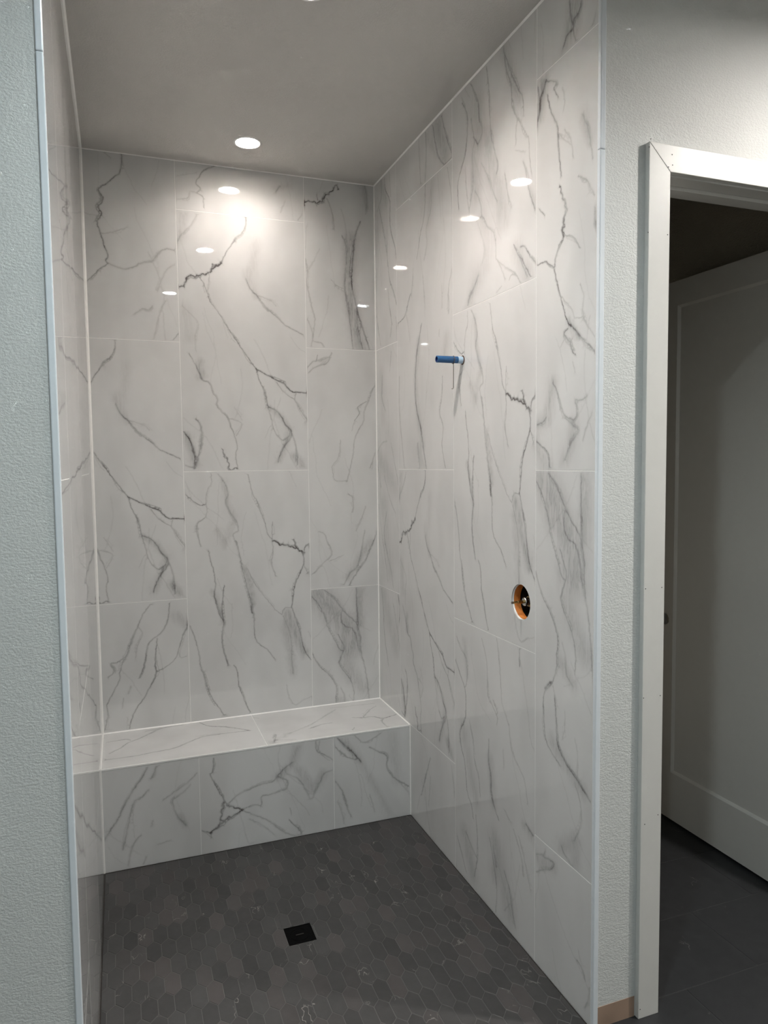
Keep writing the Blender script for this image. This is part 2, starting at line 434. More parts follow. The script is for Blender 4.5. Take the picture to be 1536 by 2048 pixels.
  ('t',0.45,4.0,[(264,256),(264,224),(306,221),(348,214),(377,204),(377,169),(336,148)]),
  ('t',0.4,4.0,[(188,278),(242,309),(290,339),(345,392),(401,428),(436,432)]),
  ('t',0.3,3.2,[(207,317),(255,347),(316,408)]),
  ('t',0.3,3.2,[(389,300),(395,330)]),
  ('t',0.6,3.2,[(384,353),(409,383),(430,409),(440,432)]),
  ('t',0.5,3.2,[(3,330),(39,348),(42,362)]),
  ('t',0.35,4.0,[(378,140),(434,178),(469,242),(490,274),(527,208),(550,168),(594,157)]),
  ('h',0.4,45.0,[(435,135),(498,232),(543,167)]),
  ('t',0.5,3.2,[(513,11),(516,54),(552,81),(591,109)]),
  ('t',0.4,3.2,[(531,13),(523,55)]),
 ],
 'F3': [
  ('t',0.6,4.8,[(14,11),(47,52),(84,87),(121,137)]),
  ('h',0.4,37.5,[(40,29),(114,129)]),
  ('t',0.45,3.2,[(2,53),(54,105),(98,126)]),
  ('t',0.4,3.2,[(93,8),(137,51),(176,42),(222,19)]),
  ('t',0.5,4.0,[(168,78),(213,107),(252,135),(251,188),(274,229),(305,257),(361,296)]),
  ('t',0.5,4.0,[(0,213),(36,271),(50,332),(72,388)]),
  ('t',0.35,3.2,[(9,310),(27,358),(38,419)]),
  ('t',0.3,3.2,[(165,301),(187,387)]),
  ('h',0.25,37.5,[(128,153),(218,317),(264,431)]),
  ('h',0.25,60.0,[(284,43),(305,257)]),
  ('t',0.3,3.2,[(305,257),(360,327)]),
 ],
 'T1': [
  ('t',0.45,3.2,[(21,110),(93,106),(120,125)]),
  ('t',0.5,4.0,[(344,15),(255,24),(165,110),(109,153),(76,204),(34,248)]),
  ('t',0.6,3.2,[(435,14),(471,75),(544,114),(598,163),(643,207)]),
  ('t',0.45,4.0,[(643,207),(562,201),(474,200),(415,210),(354,252),(295,292),(213,305),(133,318),(19,316)]),
  ('h',0.3,15.0,[(416,194),(504,195)]),
  ('t',0.4,3.2,[(190,34),(284,18)]),
 ],
 'T2': [
  ('t',0.6,2.4,[(454,222),(496,239),(549,248),(591,289),(678,253)]),
  ('t',0.5,2.4,[(591,289),(566,336),(569,392)]),
  ('t',0.4,2.4,[(503,241),(553,166),(617,104)]),
  ('t',0.25,3.2,[(621,67),(473,58),(392,51)]),
  ('t',0.45,3.2,[(334,253),(287,256),(226,286)]),
  ('t',0.35,3.2,[(408,82),(320,167),(230,244),(125,309)]),
  ('t',0.4,2.4,[(7,41),(26,60)]),
  ('t',0.5,4.0,[(40,336),(60,303),(35,393)]),
  ('h',0.4,22.5,[(22,388),(125,309)]),
  ('t',0.3,3.2,[(41,366),(134,393)]),
  ('t',0.5,2.4,[(420,353),(404,379)]),
 ],
}

# ------------------------------------------------------------------ helpers
def link(o, parent=None):
    COL.objects.link(o)
    if parent is not None:
        o.parent = parent
        o.matrix_parent_inverse = Matrix.Translation(parent.location).inverted()
    return o

def obj(name, bm, mat, parent=None, smooth=False):
    me = bpy.data.meshes.new(name)
    bm.to_mesh(me)
    bm.free()
    if smooth:
        for p in me.polygons:
            p.use_smooth = True
    me.materials.append(mat)
    return link(bpy.data.objects.new(name, me), parent)

def thing(name, label, cat, loc=(0, 0, 0), group=None):
    o = bpy.data.objects.new(name, None)
    o.location = loc
    o.empty_display_size = 0.05
    COL.objects.link(o)
    tag(o, label, cat, group)
    return o

def tag(o, label=None, cat=None, group=None, kind=None):
    if label: o['label'] = label
    if cat: o['category'] = cat
    if group: o['group'] = group
    if kind: o['kind'] = kind
    return o

def struct(o, label, cat='wall'):
    return tag(o, label, cat, None, 'structure')

def box(bm, x0, x1, y0, y1, z0, z1, bev=0.0):
    vs = [bm.verts.new((x, y, z)) for x in (x0, x1) for y in (y0, y1) for z in (z0, z1)]
    fs = [(0, 1, 3, 2), (4, 6, 7, 5), (0, 4, 5, 1), (2, 3, 7, 6), (0, 2, 6, 4), (1, 5, 7, 3)]
    faces = [bm.faces.new([vs[i] for i in f]) for f in fs]
    if bev > 0:
        es = list({e for f in faces for e in f.edges})
        bmesh.ops.bevel(bm, geom=es, offset=bev, segments=2, profile=0.5, affect='EDGES')
    return vs

def boxo(name, dims, mat, parent=None, bev=0.0):
    bm = bmesh.new()
    box(bm, *dims, bev=bev)
    bmesh.ops.recalc_face_normals(bm, faces=bm.faces)
    return obj(name, bm, mat, parent)

def lathe(bm, prof, seg=40, axis='z', c=(0, 0, 0), close=False):
    """prof: list of (radius, height along the axis)"""
    rings = []
    for r, h in prof:
        ring = []
        for i in range(seg):
            a = 2 * math.pi * i / seg
            p = (r * math.cos(a), r * math.sin(a), h)
            if axis == 'x': p = (p[2], p[0], p[1])
            if axis == 'y': p = (p[0], p[2], p[1])
            ring.append(bm.verts.new((p[0] + c[0], p[1] + c[1], p[2] + c[2])))
        rings.append(ring)
    for a, b in zip(rings[:-1], rings[1:]):
        for i in range(seg):
            bm.faces.new((a[i], a[(i + 1) % seg], b[(i + 1) % seg], b[i]))
    if close:
        bm.faces.new(rings[0][::-1])
        bm.faces.new(rings[-1])
    bmesh.ops.recalc_face_normals(bm, faces=bm.faces)
    return rings

def tube(bm, pts, r, seg=10, caps=True):
    pts = [Vector(p) for p in pts]
    rings = []
    ref = Vector((0.3, 0.5, 0.81)).normalized()
    for i, p in enumerate(pts):
        d = (pts[min(i + 1, len(pts) - 1)] - pts[max(i - 1, 0)]).normalized()
        a = d.cross(ref).normalized()
        b = d.cross(a)
        rings.append([bm.verts.new(p + r * (math.cos(t) * a + math.sin(t) * b)) for t in (2 * math.pi * k / seg for k in range(seg))])
    for a, b in zip(rings[:-1], rings[1:]):
        for k in range(seg):
            bm.faces.new((a[k], a[(k + 1) % seg], b[(k + 1) % seg], b[k]))
    if caps:
        bm.faces.new(rings[0][::-1]); bm.faces.new(rings[-1])
    bmesh.ops.recalc_face_normals(bm, faces=bm.faces)

# ------------------------------------------------------------------ materials
def new_mat(name):
    m = bpy.data.materials.new(name)
    m.use_nodes = True
    nt = m.node_tree
    return m, nt, nt.nodes['Principled BSDF']

def N(nt, typ, **kw):
    n = nt.nodes.new(typ)
    for k, v in kw.items():
        if k == 'ins':
            for i, val in v.items():
                n.inputs[i].default_value = val
        else:
            setattr(n, k, v)
    return n

def ramp(nt, src, stops):
    n = nt.nodes.new('ShaderNodeValToRGB')
    els = n.color_ramp.elements
    while len(els) < len(stops): els.new(0.5)
    for e, (p, c) in zip(els, stops):
        e.position = p
        e.color = (c, c, c, 1) if isinstance(c, (int, float)) else (*c, 1)
    nt.links.new(src, n.inputs[0])
    return n.outputs[0]

def math_(nt, op, a, b=None, c=None, clamp=False):
    n = nt.nodes.new('ShaderNodeMath')
    n.operation = op
    n.use_clamp = clamp
    for i, v in enumerate((a, b, c)):
        if v is None: continue
        if isinstance(v, (int, float)): n.inputs[i].default_value = v
        else: nt.links.new(v, n.inputs[i])
    return n.outputs[0]

def noise(nt, vec, scale, detail=4.0, rough=0.55, dist=0.0):
    n = N(nt, 'ShaderNodeTexNoise')
    n.inputs['Scale'].default_value = scale
    n.inputs['Detail'].default_value = detail
    n.inputs['Roughness'].default_value = rough
    n.inputs['Distortion'].default_value = dist
    if vec is not None: nt.links.new(vec, n.inputs['Vector'])
    return n.outputs[0]

def mapping(nt, vec, scale=(1, 1, 1), rot=(0, 0, 0)):
    n = N(nt, 'ShaderNodeMapping')
    n.inputs['Scale'].default_value = scale
    n.inputs['Rotation'].default_value = rot
    nt.links.new(vec, n.inputs[0])
    return n.outputs[0]

def mixc(nt, fac, a, b):
    n = nt.nodes.new('ShaderNodeMix')
    n.data_type = 'RGBA'
    for s, v in ((n.inputs[0], fac), (n.inputs[6], a), (n.inputs[7], b)):
        if isinstance(v, (int, float)): s.default_value = v
        elif isinstance(v, tuple): s.default_value = (*v, 1)
        else: nt.links.new(v, s)
    return n.outputs[2]

def bump(nt, height, strength, dist, bsdf):
    n = N(nt, 'ShaderNodeBump')
    n.inputs['Strength'].default_value = strength
    n.inputs['Distance'].default_value = dist
    nt.links.new(height, n.inputs['Height'])
    nt.links.new(n.outputs[0], bsdf.inputs['Normal'])

def simple(name, col, rough=0.5, metal=0.0, var=0.06, vscale=30.0):
    m, nt, bs = new_mat(name)
    tc = N(nt, 'ShaderNodeTexCoord').outputs['Object']
    nz = noise(nt, tc, vscale, 1)
    c = mixc(nt, nz, tuple(max(0, v * (1 - var)) for v in col), tuple(min(1, v * (1 + var)) for v in col))
    nt.links.new(c, bs.inputs['Base Color'])
    bs.inputs['Roughness'].default_value = rough
    bs.inputs['Metallic'].default_value = metal
    return m

def marble_mat(name='polished_marble_porcelain', rough=0.008):
    """print of the wall tiles: vein, strength and haze are the tile's own print, drawn finer here with noise"""
    m, nt, bs = new_mat(name)
    tc = N(nt, 'ShaderNodeTexCoord').outputs['Object']
    at = N(nt, 'ShaderNodeAttribute', attribute_name='print')
    sep = N(nt, 'ShaderNodeSeparateColor')
    nt.links.new(at.outputs['Color'], sep.inputs[0])
    t, inten, haze = sep.outputs
    n1 = noise(nt, tc, 120, 2, 0.7)
    n2 = noise(nt, tc, 22, 1)
    n3 = noise(nt, tc, 380, 0)
    # vein core with ragged edge
    tt = math_(nt, 'MULTIPLY_ADD', math_(nt, 'SUBTRACT', n1, 0.5), 0.85, t)
    tt = math_(nt, 'MULTIPLY_ADD', math_(nt, 'SUBTRACT', n3, 0.5), 0.25, tt)
    core = ramp(nt, tt, [(0.60, 0.0), (0.95, 1.0)])
    glow = math_(nt, 'POWER', math_(nt, 'MAXIMUM', t, 0.0), 1.6)
    brk = ramp(nt, n2, [(0.30, 0.30), (0.66, 1.0)])
    i_ = math_(nt, 'MULTIPLY', inten, brk)
    v1 = math_(nt, 'MULTIPLY', math_(nt, 'MULTIPLY', core, math_(nt, 'POWER', i_, 1.15)), 0.90)
    v2 = math_(nt, 'MULTIPLY', math_(nt, 'MULTIPLY', glow, inten), 0.42)
    # hazy grey areas with fine streaks that follow the upright grain
    st = noise(nt, mapping(nt, tc, (30, 30, 5), (0, 0.35, 0)), 1.6, 3, 0.68)
    hz = math_(nt, 'MULTIPLY', haze, ramp(nt, st, [(0.28, 0.40), (0.72, 1.0)]))
    hz = math_(nt, 'MULTIPLY', hz, 0.72)
    # faint cloudiness and faint thin streaks everywhere
    cl = ramp(nt, noise(nt, mapping(nt, tc, (1, 1, 0.55), (0, 0.5, 0)), 5.0, 2, 0.6), [(0.42, 0.0), (0.75, 0.13)])
    rd = math_(nt, 'ABSOLUTE', math_(nt, 'SUBTRACT', st, 0.5))
    rd = math_(nt, 'MULTIPLY', ramp(nt, rd, [(0.0, 0.30), (0.05, 0.0)]), math_(nt, 'MULTIPLY', haze, 1.1))
    tot = math_(nt, 'ADD', math_(nt, 'ADD', v1, v2), math_(nt, 'ADD', hz, math_(nt, 'ADD', cl, rd)), clamp=True)
    warm = mixc(nt, n2, (0.105, 0.100, 0.10), (0.135, 0.122, 0.118))
    c = mixc(nt, tot, (0.655, 0.652, 0.645), warm)
    nt.links.new(c, bs.inputs['Base Color'])
    bs.inputs['Roughness'].default_value = rough
    bs.inputs['IOR'].default_value = 1.68
    bump(nt, noise(nt, tc, 5.0, 0), 0.12, 0.004, bs)
    return m

def paint_mat(name, col, scale=120.0, strength=0.55, rough=0.6, dist=0.003):
    m, nt, bs = new_mat(name)
    tc = N(nt, 'ShaderNodeTexCoord').outputs['Object']
    v = mapping(nt, tc, (1, 1, 1.5))
    a = noise(nt, v, scale, 2, 0.6)
    b = noise(nt, v, scale * 0.33, 0)
    hgt = math_(nt, 'ADD', ramp(nt, a, [(0.36, 0.0), (0.62, 1.0)]), math_(nt, 'MULTIPLY', b, 0.7))
    c = mixc(nt, noise(nt, tc, 3.0, 0), tuple(x * 0.97 for x in col), tuple(min(1, x * 1.03) for x in col))
    nt.links.new(c, bs.inputs['Base Color'])
    bs.inputs['Roughness'].default_value = rough
    bump(nt, hgt, strength, dist, bs)
    return m

def stone_mat(name, lo, hi, vein=(0.5, 0.47, 0.44), rough=0.42, tint=(0.125, 0.098, 0.095), tintamt=0.35, vstr=0.6, rvar=0.55):
    m, nt, bs = new_mat(name)
    tc = N(nt, 'ShaderNodeTexCoord').outputs['Object']
    oi = N(nt, 'ShaderNodeObjectInfo')
    off = N(nt, 'ShaderNodeVectorMath', operation='SCALE')
    loc = N(nt, 'ShaderNodeVectorMath', operation='ADD')
    comb = N(nt, 'ShaderNodeCombineXYZ')
    for i in range(3): nt.links.new(oi.outputs['Random'], comb.inputs[i])
    nt.links.new(comb.outputs[0], off.inputs[0]); off.inputs['Scale'].default_value = 37.0
    nt.links.new(tc, loc.inputs[0]); nt.links.new(off.outputs[0], loc.inputs[1])
    at = N(nt, 'ShaderNodeAttribute', attribute_name='shade')       # shade of one tile within a joined sheet
    rnd = math_(nt, 'FRACT', math_(nt, 'ADD', oi.outputs['Random'], at.outputs['Fac']))
    p = loc.outputs[0]
    a = noise(nt, p, 26, 4, 0.62)
    f = math_(nt, 'MULTIPLY_ADD', rnd, rvar, math_(nt, 'MULTIPLY_ADD', a, 0.9, -0.25), clamp=True)
    c = mixc(nt, f, lo, hi)
    tr = ramp(nt, math_(nt, 'FRACT', math_(nt, 'MULTIPLY', rnd, 7.31)), [(0.70, 0.0), (0.95, 1.0)])
    c = mixc(nt, math_(nt, 'MULTIPLY', tr, tintamt), c, tint)
    r = noise(nt, mapping(nt, p, (1, 0.6, 1), (0, 0, 0.6)), 14, 3, 0.6)
    r = math_(nt, 'ABSOLUTE', math_(nt, 'SUBTRACT', r, 0.5))
    g = ramp(nt, noise(nt, p, 9, 2), [(0.60, 0.0), (0.70, 1.0)])
    k = math_(nt, 'MULTIPLY', ramp(nt, r, [(0.0, 1.0), (0.012, 0.0)]), math_(nt, 'MULTIPLY', g, vstr))
    c = mixc(nt, k, c, vein)
    nt.links.new(c, bs.inputs['Base Color'])
    bs.inputs['Roughness'].default_value = rough
    bs.inputs['Specular IOR Level'].default_value = 0.4
    return m

MARBLE = marble_mat()
GROUT = simple('light_grout', (0.86, 0.85, 0.83), 0.7)
CAULK = simple('white_silicone', (0.88, 0.87, 0.85), 0.35)
TRIMW = simple('white_edge_profile', (0.68, 0.715, 0.75), 0.28, 0.0, 0.02)
WALLP = paint_mat('textured_wall_paint', (0.585, 0.59, 0.575), 150, 0.22)
CEILP = paint_mat('textured_ceiling_paint', (0.58, 0.56, 0.535), 160, 0.25, 0.75, 0.002)
DOORP = simple('white_door_paint', (0.59, 0.58, 0.555), 0.38, 0, 0.02)
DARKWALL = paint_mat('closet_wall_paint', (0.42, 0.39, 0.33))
HEX = stone_mat('charcoal_hexagon_stone', (0.034, 0.033, 0.033), (0.062, 0.060, 0.060), tintamt=0.22)
FLOORT = stone_mat('charcoal_floor_stone', (0.015, 0.0155, 0.017), (0.030, 0.031, 0.033), tintamt=0.0, vstr=0.2, rough=0.55, rvar=0.06)
FGROUT = simple('grey_floor_grout', (0.110, 0.107, 0.104), 0.8)
DGROUT = simple('dark_floor_grout', (0.042, 0.042, 0.043), 0.8)
BLACK = simple('matt_black_metal', (0.0015, 0.0015, 0.0016), 0.75)
BLACK.node_tree.nodes['Principled BSDF'].inputs['Specular IOR Level'].default_value = 0.06
DARK = simple('dark_joint', (0.022, 0.018, 0.016), 0.9)
BARE = simple('bare_tan_board', (0.30, 0.205, 0.15), 0.85, 0, 0.35, 9)
BLUE = simple('blue_plastic_pipe', (0.022, 0.105, 0.265), 0.2, 0, 0.08)
PIPEW = simple('pale_pipe_coating', (0.42, 0.56, 0.70), 0.3)
PIPEIN = simple('dark_blue_pipe_bore', (0.010, 0.025, 0.14), 0.5)
WIRE = simple('dull_steel_wire', (0.16, 0.14, 0.12), 0.4, 0.7)
ORANGE = simple('orange_board_membrane', (0.62, 0.20, 0.035), 0.6, 0, 0.2)
BRASS = simple('brass', (0.45, 0.33, 0.14), 0.3, 1.0)
CHROME = simple('bright_metal', (0.62, 0.60, 0.56), 0.22, 1.0)
RINGM = simple('white_lamp_ring', (0.80, 0.79, 0.77), 0.45)

# ------------------------------------------------------------------ printed tiles
def rough_line(pts, rnd, jag):
    """points every ~6 mm with a natural wander"""
    out = []
    amp = 3.4 if jag else 1.1
    step = 4.0 if jag else 7.0
    P = [np.array(p, float) for p in pts]
    ph = [rnd.uniform(0, 6.28) for _ in range(4)]
    s = 0.0
    for i in range(len(P) - 1):
        a, b = P[i], P[i + 1]
        L = float(np.hypot(*(b - a)))
        if L < 1e-6: continue
        n = max(1, int(round(L / step)))
        nrm = np.array([-(b - a)[1], (b - a)[0]]) / L
        # gentle curve through the neighbours
        p0 = P[i - 1] if i > 0 else a
        p3 = P[i + 2] if i + 2 < len(P) else b
        for k in range(n):
            t = k / n
            t2, t3 = t * t, t * t * t
            c = 0.5 * ((2 * a) + (b - p0) * t + (2 * p0 - 5 * a + 4 * b - p3) * t2 + (-p0 + 3 * a - 3 * b + p3) * t3)
            q = s + L * t
            w = amp * (0.9 * math.sin(q / 9.0 + ph[0]) * math.sin(q / 23.0 + ph[1]) + 0.6 * math.sin(q / 4.1 + ph[2]) + rnd.uniform(-0.7, 0.7))
            if i == 0 and k == 0: w = 0
            out.append(c + nrm * w)
        s += L
    out.append(P[-1])
    return np.array(out)

LINES = {}
for _name, _lst in PRINTS.items():
    _r = random.Random(_name)
    LINES[_name] = []
    for kind, I, w, pts in _lst:
        if kind == 'h':
            LINES[_name].append(('h', I, w, np.array(pts, float)))
        else:
            ln = rough_line(pts, _r, kind == 'j')
            LINES[_name].append(('t', I, w, ln))
            # fainter strands that split off and rejoin, as in the stone
            n = len(ln)
            for rep in range(2 if n > 14 else (1 if n > 7 else 0)):
                i0 = _r.randrange(0, max(1, n // 2)); i1 = min(n, i0 + _r.randrange(n // 4 + 3, n // 2 + 4))
                seg = ln[i0:i1]
                if len(seg) < 4: continue
                T_ = np.gradient(seg, axis=0); T_ /= np.maximum(np.hypot(T_[:, 0], T_[:, 1]), 1e-6)[:, None]
                nn = np.stack([-T_[:, 1], T_[:, 0]], 1)
                A_ = _r.choice((-1, 1)) * _r.uniform(4, 11)
                tt_ = np.linspace(0, 1, len(seg))
                prof = np.sin(np.pi * (tt_ ** _r.uniform(0.6, 1.4) * _r.choice((1.0, 0.62))))
                jit = np.array([_r.uniform(-0.9, 0.9) for _ in seg])
                LINES[_name].append(('t', I * _r.uniform(0.35, 0.65), max(1.6, w * 0.6), seg + nn * (A_ * prof + jit)[:, None]))

for _name in list(LINES):
    if _name in ('T1', 'T2'): continue
    _r = random.Random('faint' + _name)
    for _k in range(10):
        p = np.array([_r.uniform(0, 602), _r.uniform(-100, 1100)])
        ang = _r.gauss(0.16, 0.22)
        pts_ = [p.copy()]
        for _s in range(_r.randrange(4, 12)):
            ang += _r.gauss(0, 0.16)
            p = p + 42.0 * np.array([math.sin(ang), math.cos(ang)])
            pts_.append(p.copy())
        LINES[_name].append(('t', _r.uniform(0.07, 0.18), _r.uniform(1.8, 3.6), rough_line(pts_, _r, False)))

def seg_dist(V, line):
    """distance of points V (n,2) to a polyline, in mm"""
    a, b = line[:-1], line[1:]
    ab = b - a
    L2 = np.maximum((ab ** 2).sum(1), 1e-9)
    d = np.full(len(V), 1e9)
    for k in range(len(a)):
        t = np.clip(((V - a[k]) @ ab[k]) / L2[k], 0, 1)
        q = V - (a[k] + t[:, None] * ab[k])
        d = np.minimum(d, np.hypot(q[:, 0], q[:, 1]))
    return d

def tile_mesh(name, rect, print_name, flip, to3d, holes=(), depth=0.004, grid=24.0):
    """rect (u0,u1,v0,v1) in mm inside the full tile print; to3d(u_mm, v_mm, d_m) -> world"""
    u0, u1, v0, v1 = rect
    lines = LINES.get(print_name, [])
    if flip:
        lines = [(k, I, w, np.stack([602 - p[:, 0], 1202 - p[:, 1]], 1)) for k, I, w, p in lines]
    lines = [l for l in lines if l[3][:, 0].max() > u0 - 40 and l[3][:, 0].min() < u1 + 40 and l[3][:, 1].max() > v0 - 40 and l[3][:, 1].min() < v1 + 40]
    pts, edges = [], []
    def inside(p, m=1.2):
        if not (u0 + m < p[0] < u1 - m and v0 + m < p[1] < v1 - m): return False
        return all(math.hypot(p[0] - h[0], p[1] - h[1]) > h[2] + 1.0 for h in holes)
    # outline
    def loop(ps):
        n0 = len(pts)
        pts.extend(ps)
        edges.extend((n0 + i, n0 + (i + 1) % len(ps)) for i in range(len(ps)))
        return n0
    rim = []
    nu, nv = max(1, int((u1 - u0) / 60)), max(1, int((v1 - v0) / 60))
    rim += [(u0 + (u1 - u0) * i / nu, v0) for i in range(nu)]
    rim += [(u1, v0 + (v1 - v0) * i / nv) for i in range(nv)]
    rim += [(u1 - (u1 - u0) * i / nu, v1) for i in range(nu)]
    rim += [(u0, v1 - (v1 - v0) * i / nv) for i in range(nv)]
    loop(rim)
    nrim = len(rim)
    for hx, hy, hr in holes:
        loop([(hx + hr * math.cos(2 * math.pi * i / 32), hy + hr * math.sin(2 * math.pi * i / 32)) for i in range(32)])
    nhole = len(pts)
    for k, I, w, ln in lines:
        if k == 'h': continue
        W = 2.5 * w
        prev = None
        T = np.gradient(ln, axis=0)
        T /= np.maximum(np.hypot(T[:, 0], T[:, 1]), 1e-6)[:, None]
        for i, p in enumerate(ln):
            if inside(p):
                pts.append((float(p[0]), float(p[1])))
                if prev is not None: edges.append((prev, len(pts) - 1))
                prev = len(pts) - 1
            else:
                prev = None
            if i % 2 == 0:
                for s in (-1, 1):
                    q = (float(p[0] - s * T[i, 1] * W), float(p[1] + s * T[i, 0] * W))
                    if inside(q): pts.append(q)
    gu, gv = max(1, int((u1 - u0) / grid)), max(1, int((v1 - v0) / grid))
    for i in range(1, gu):
        for j in range(1, gv):
            q = (u0 + (u1 - u0) * (i + 0.5 * (j % 2) - 0.25) / gu, v0 + (v1 - v0) * j / gv)
            if inside(q, 3): pts.append(q)
    vs, es, fs, *_ = delaunay_2d_cdt([Vector(p) for p in pts], edges, [], 0, 0.02)
    V = np.array([(v[0], v[1]) for v in vs])
    # print values
    t = np.zeros(len(V)); ii = np.zeros(len(V)); hz = np.zeros(len(V)); near = np.full(len(V), 1e9)
    for k, I, w, ln in lines:
        d = seg_dist(V, ln)
        if k == 'h':
            x = np.clip(1 - d / (w * 0.75), 0, 1)
            hz = np.maximum(hz, I * x * x * (3 - 2 * x)) + 0.25 * np.minimum(hz, I * x)
        else:
            W = 2.5 * w
            tv = 1 - d / W
            score = tv * (0.6 + 0.4 * I)
            better = (tv > 0) & (score > t * (0.6 + 0.4 * ii))
            ii = np.where(better, I, np.where((t <= 0) & (d / W < near), I, ii))
            t = np.where(better, tv, t)
            near = np.minimum(near, d / W)
    bm = bmesh.new()
    bv = [bm.verts.new(to3d(p[0], p[1], 0.0)) for p in V]
    for f in fs:
        c = V[list(f)].mean(0)
        if any(math.hypot(c[0] - h[0], c[1] - h[1]) < h[2] for h in holes): continue
        try: bm.faces.new([bv[i] for i in f])
        except ValueError: pass
    nfront = len(bm.faces)
    # eased edge and sides
    be = [e for e in bm.edges if len(e.link_faces) == 1]
    bpos = {v: i for i, v in enumerate(bv)}
    low, low2 = {}, {}
    cu, cv = (u0 + u1) / 2, (v0 + v1) / 2
    for e in be:
        for v in e.verts:
            if v in low: continue
            p = V[bpos[v]]
            hole = next((h for h in holes if abs(math.hypot(p[0] - h[0], p[1] - h[1]) - h[2]) < 0.6), None)
            if hole: q = p
            else:
                q = p + np.array([0.5 if p[0] > u1 - 0.1 else (-0.5 if p[0] < u0 + 0.1 else 0), 0.5 if p[1] > v1 - 0.1 else (-0.5 if p[1] < v0 + 0.1 else 0)])
            low[v] = bm.verts.new(to3d(q[0], q[1], 0.0004))
            low2[v] = bm.verts.new(to3d(q[0], q[1], depth))
    for e in be:
        a, b = e.verts
        bm.faces.new((a, b, low[b], low[a]))
        bm.faces.new((low[a], low[b], low2[b], low2[a]))
    bmesh.ops.recalc_face_normals(bm, faces=bm.faces)
    me = bpy.data.meshes.new(name)
    order = list(bm.verts)
    bm.verts.index_update()
    vals = np.zeros((len(order), 4), np.float32); vals[:, 3] = 1
    for v, i in bpos.items(): vals[v.index, :3] = (t[i], ii[i], hz[i])
    for v in low:
        i = bpos[v]
        vals[low[v].index, :3] = (t[i], ii[i], hz[i]); vals[low2[v].index, :3] = (t[i], ii[i], hz[i])
    # the front must face the room
    c3 = Vector(to3d(cu, cv, 0.0)); out = c3 - Vector(to3d(cu, cv, 0.01))
    bm.faces.ensure_lookup_table()
    if bm.faces[0].normal.dot(out) < 0:
        bmesh.ops.reverse_faces(bm, faces=bm.faces)
    bm.to_mesh(me); bm.free()
    ca = me.color_attributes.new('print', 'FLOAT_COLOR', 'POINT')
    ca.data.foreach_set('color', vals.ravel())
    me.materials.append(MARBLE)
    return me

def add_tile(parent, rect_world, full, print_name, flip, plane, holes=(), name='tile'):
    """rect_world: (a0,a1,b0,b1) along/down the wall in metres from the full tile's left top corner"""
    a0, a1, b0, b1 = rect_world
    L, T = full
    g = GAP * 1000
    rect = (a0 * 1000 + g, a1 * 1000 - g, b0 * 1000 + g, b1 * 1000 - g)
    def to3d(u, v, d):
        u, v = u / 1000.0, v / 1000.0
        if plane == 'back': return (L + u, d, T - v)
        if plane == 'right': return (d, -(L + u), T - v)
        if plane == 'left': return (XL - d, -(L + u), T - v)
        if plane == 'face': return (L + u, -BD + d, T - v)
        if plane == 'top': return (L + u, -(T + v), B - d)
    me = tile_mesh(name, rect, print_name, flip, to3d, holes)
    return link(bpy.data.objects.new(name, me), parent)

def flat_with_holes(bm, rect, holes, to3d, seg=32):
    """one face with round holes, as triangles"""
    u0, u1, v0, v1 = rect
    pts = [(u0, v0), (u1, v0), (u1, v1), (u0, v1)]
    edges = [(0, 1), (1, 2), (2, 3), (3, 0)]
    for hx, hy, hr in holes:
        n0 = len(pts)
        pts += [(hx + hr * math.cos(2 * math.pi * i / seg), hy + hr * math.sin(2 * math.pi * i / seg)) for i in range(seg)]
        edges += [(n0 + i, n0 + (i + 1) % seg) for i in range(seg)]
    vs, es, fs, *_ = delaunay_2d_cdt([Vector(p) for p in pts], edges, [], 0, 1e-6)
    bv = [bm.verts.new(to3d(v[0], v[1])) for v in vs]
    for f in fs:
        cx = sum(vs[i][0] for i in f) / 3; cy_ = sum(vs[i][1] for i in f) / 3
        if any(math.hypot(cx - h[0], cy_ - h[1]) < h[2] for h in holes): continue
        bm.faces.new([bv[i] for i in f])
    return bv

# ------------------------------------------------------------------ shower walls
wall_back = struct(boxo('wall_back', (XL - 0.12, 0.12, 0.0006, 0.12, -0.1, H), GROUT), 'shower end wall of white grey-veined marble tiles above the bench')

PIPE = (-0.984, 2.060)      # y, z of the pipe hole
VALVE = (-1.412, 1.199)     # y, z of the valve hole
bm = bmesh.new()
xw = 0.0006
flat_with_holes(bm, (-1.808, 0.0012, -0.1, H), [(PIPE[0], PIPE[1], 0.019), (VALVE[0], VALVE[1], 0.0605)], lambda y, z: (xw, y, z))
for q in ([(xw, -1.808, -0.1), (0.12, -1.808, -0.1), (0.12, -1.808, H), (xw, -1.808, H)],
          [(0.12, -1.808, -0.1), (0.12, 0.0012, -0.1), (0.12, 0.0012, H), (0.12, -1.808, H)],
          [(xw, 0.0012, -0.1), (0.12, 0.0012, -0.1), (0.12, 0.0012, H), (xw, 0.0012, H)],
          [(xw, -1.808, H), (0.12, -1.808, H), (0.12, 0.0012, H), (xw, 0.0012, H)],
          [(xw, -1.808, -0.1), (0.12, -1.808, -0.1), (0.12, 0.0012, -0.1), (xw, 0.0012, -0.1)]):
    bm.faces.new([bm.verts.new(p) for p in q])
bmesh.ops.remove_doubles(bm, verts=bm.verts, dist=1e-5)
bmesh.ops.recalc_face_normals(bm, faces=bm.faces)
wall_right = struct(obj('wall_right', bm, GROUT), 'shower side wall of glossy marble tiles with pipe stub and valve hole')
wall_left = struct(boxo('wall_left', (XL - 0.12, XL - 0.0006, YLF + 0.012, 0.0012, -0.1, H), GROUT), 'shower side wall of glossy marble tiles seen at a grazing angle')

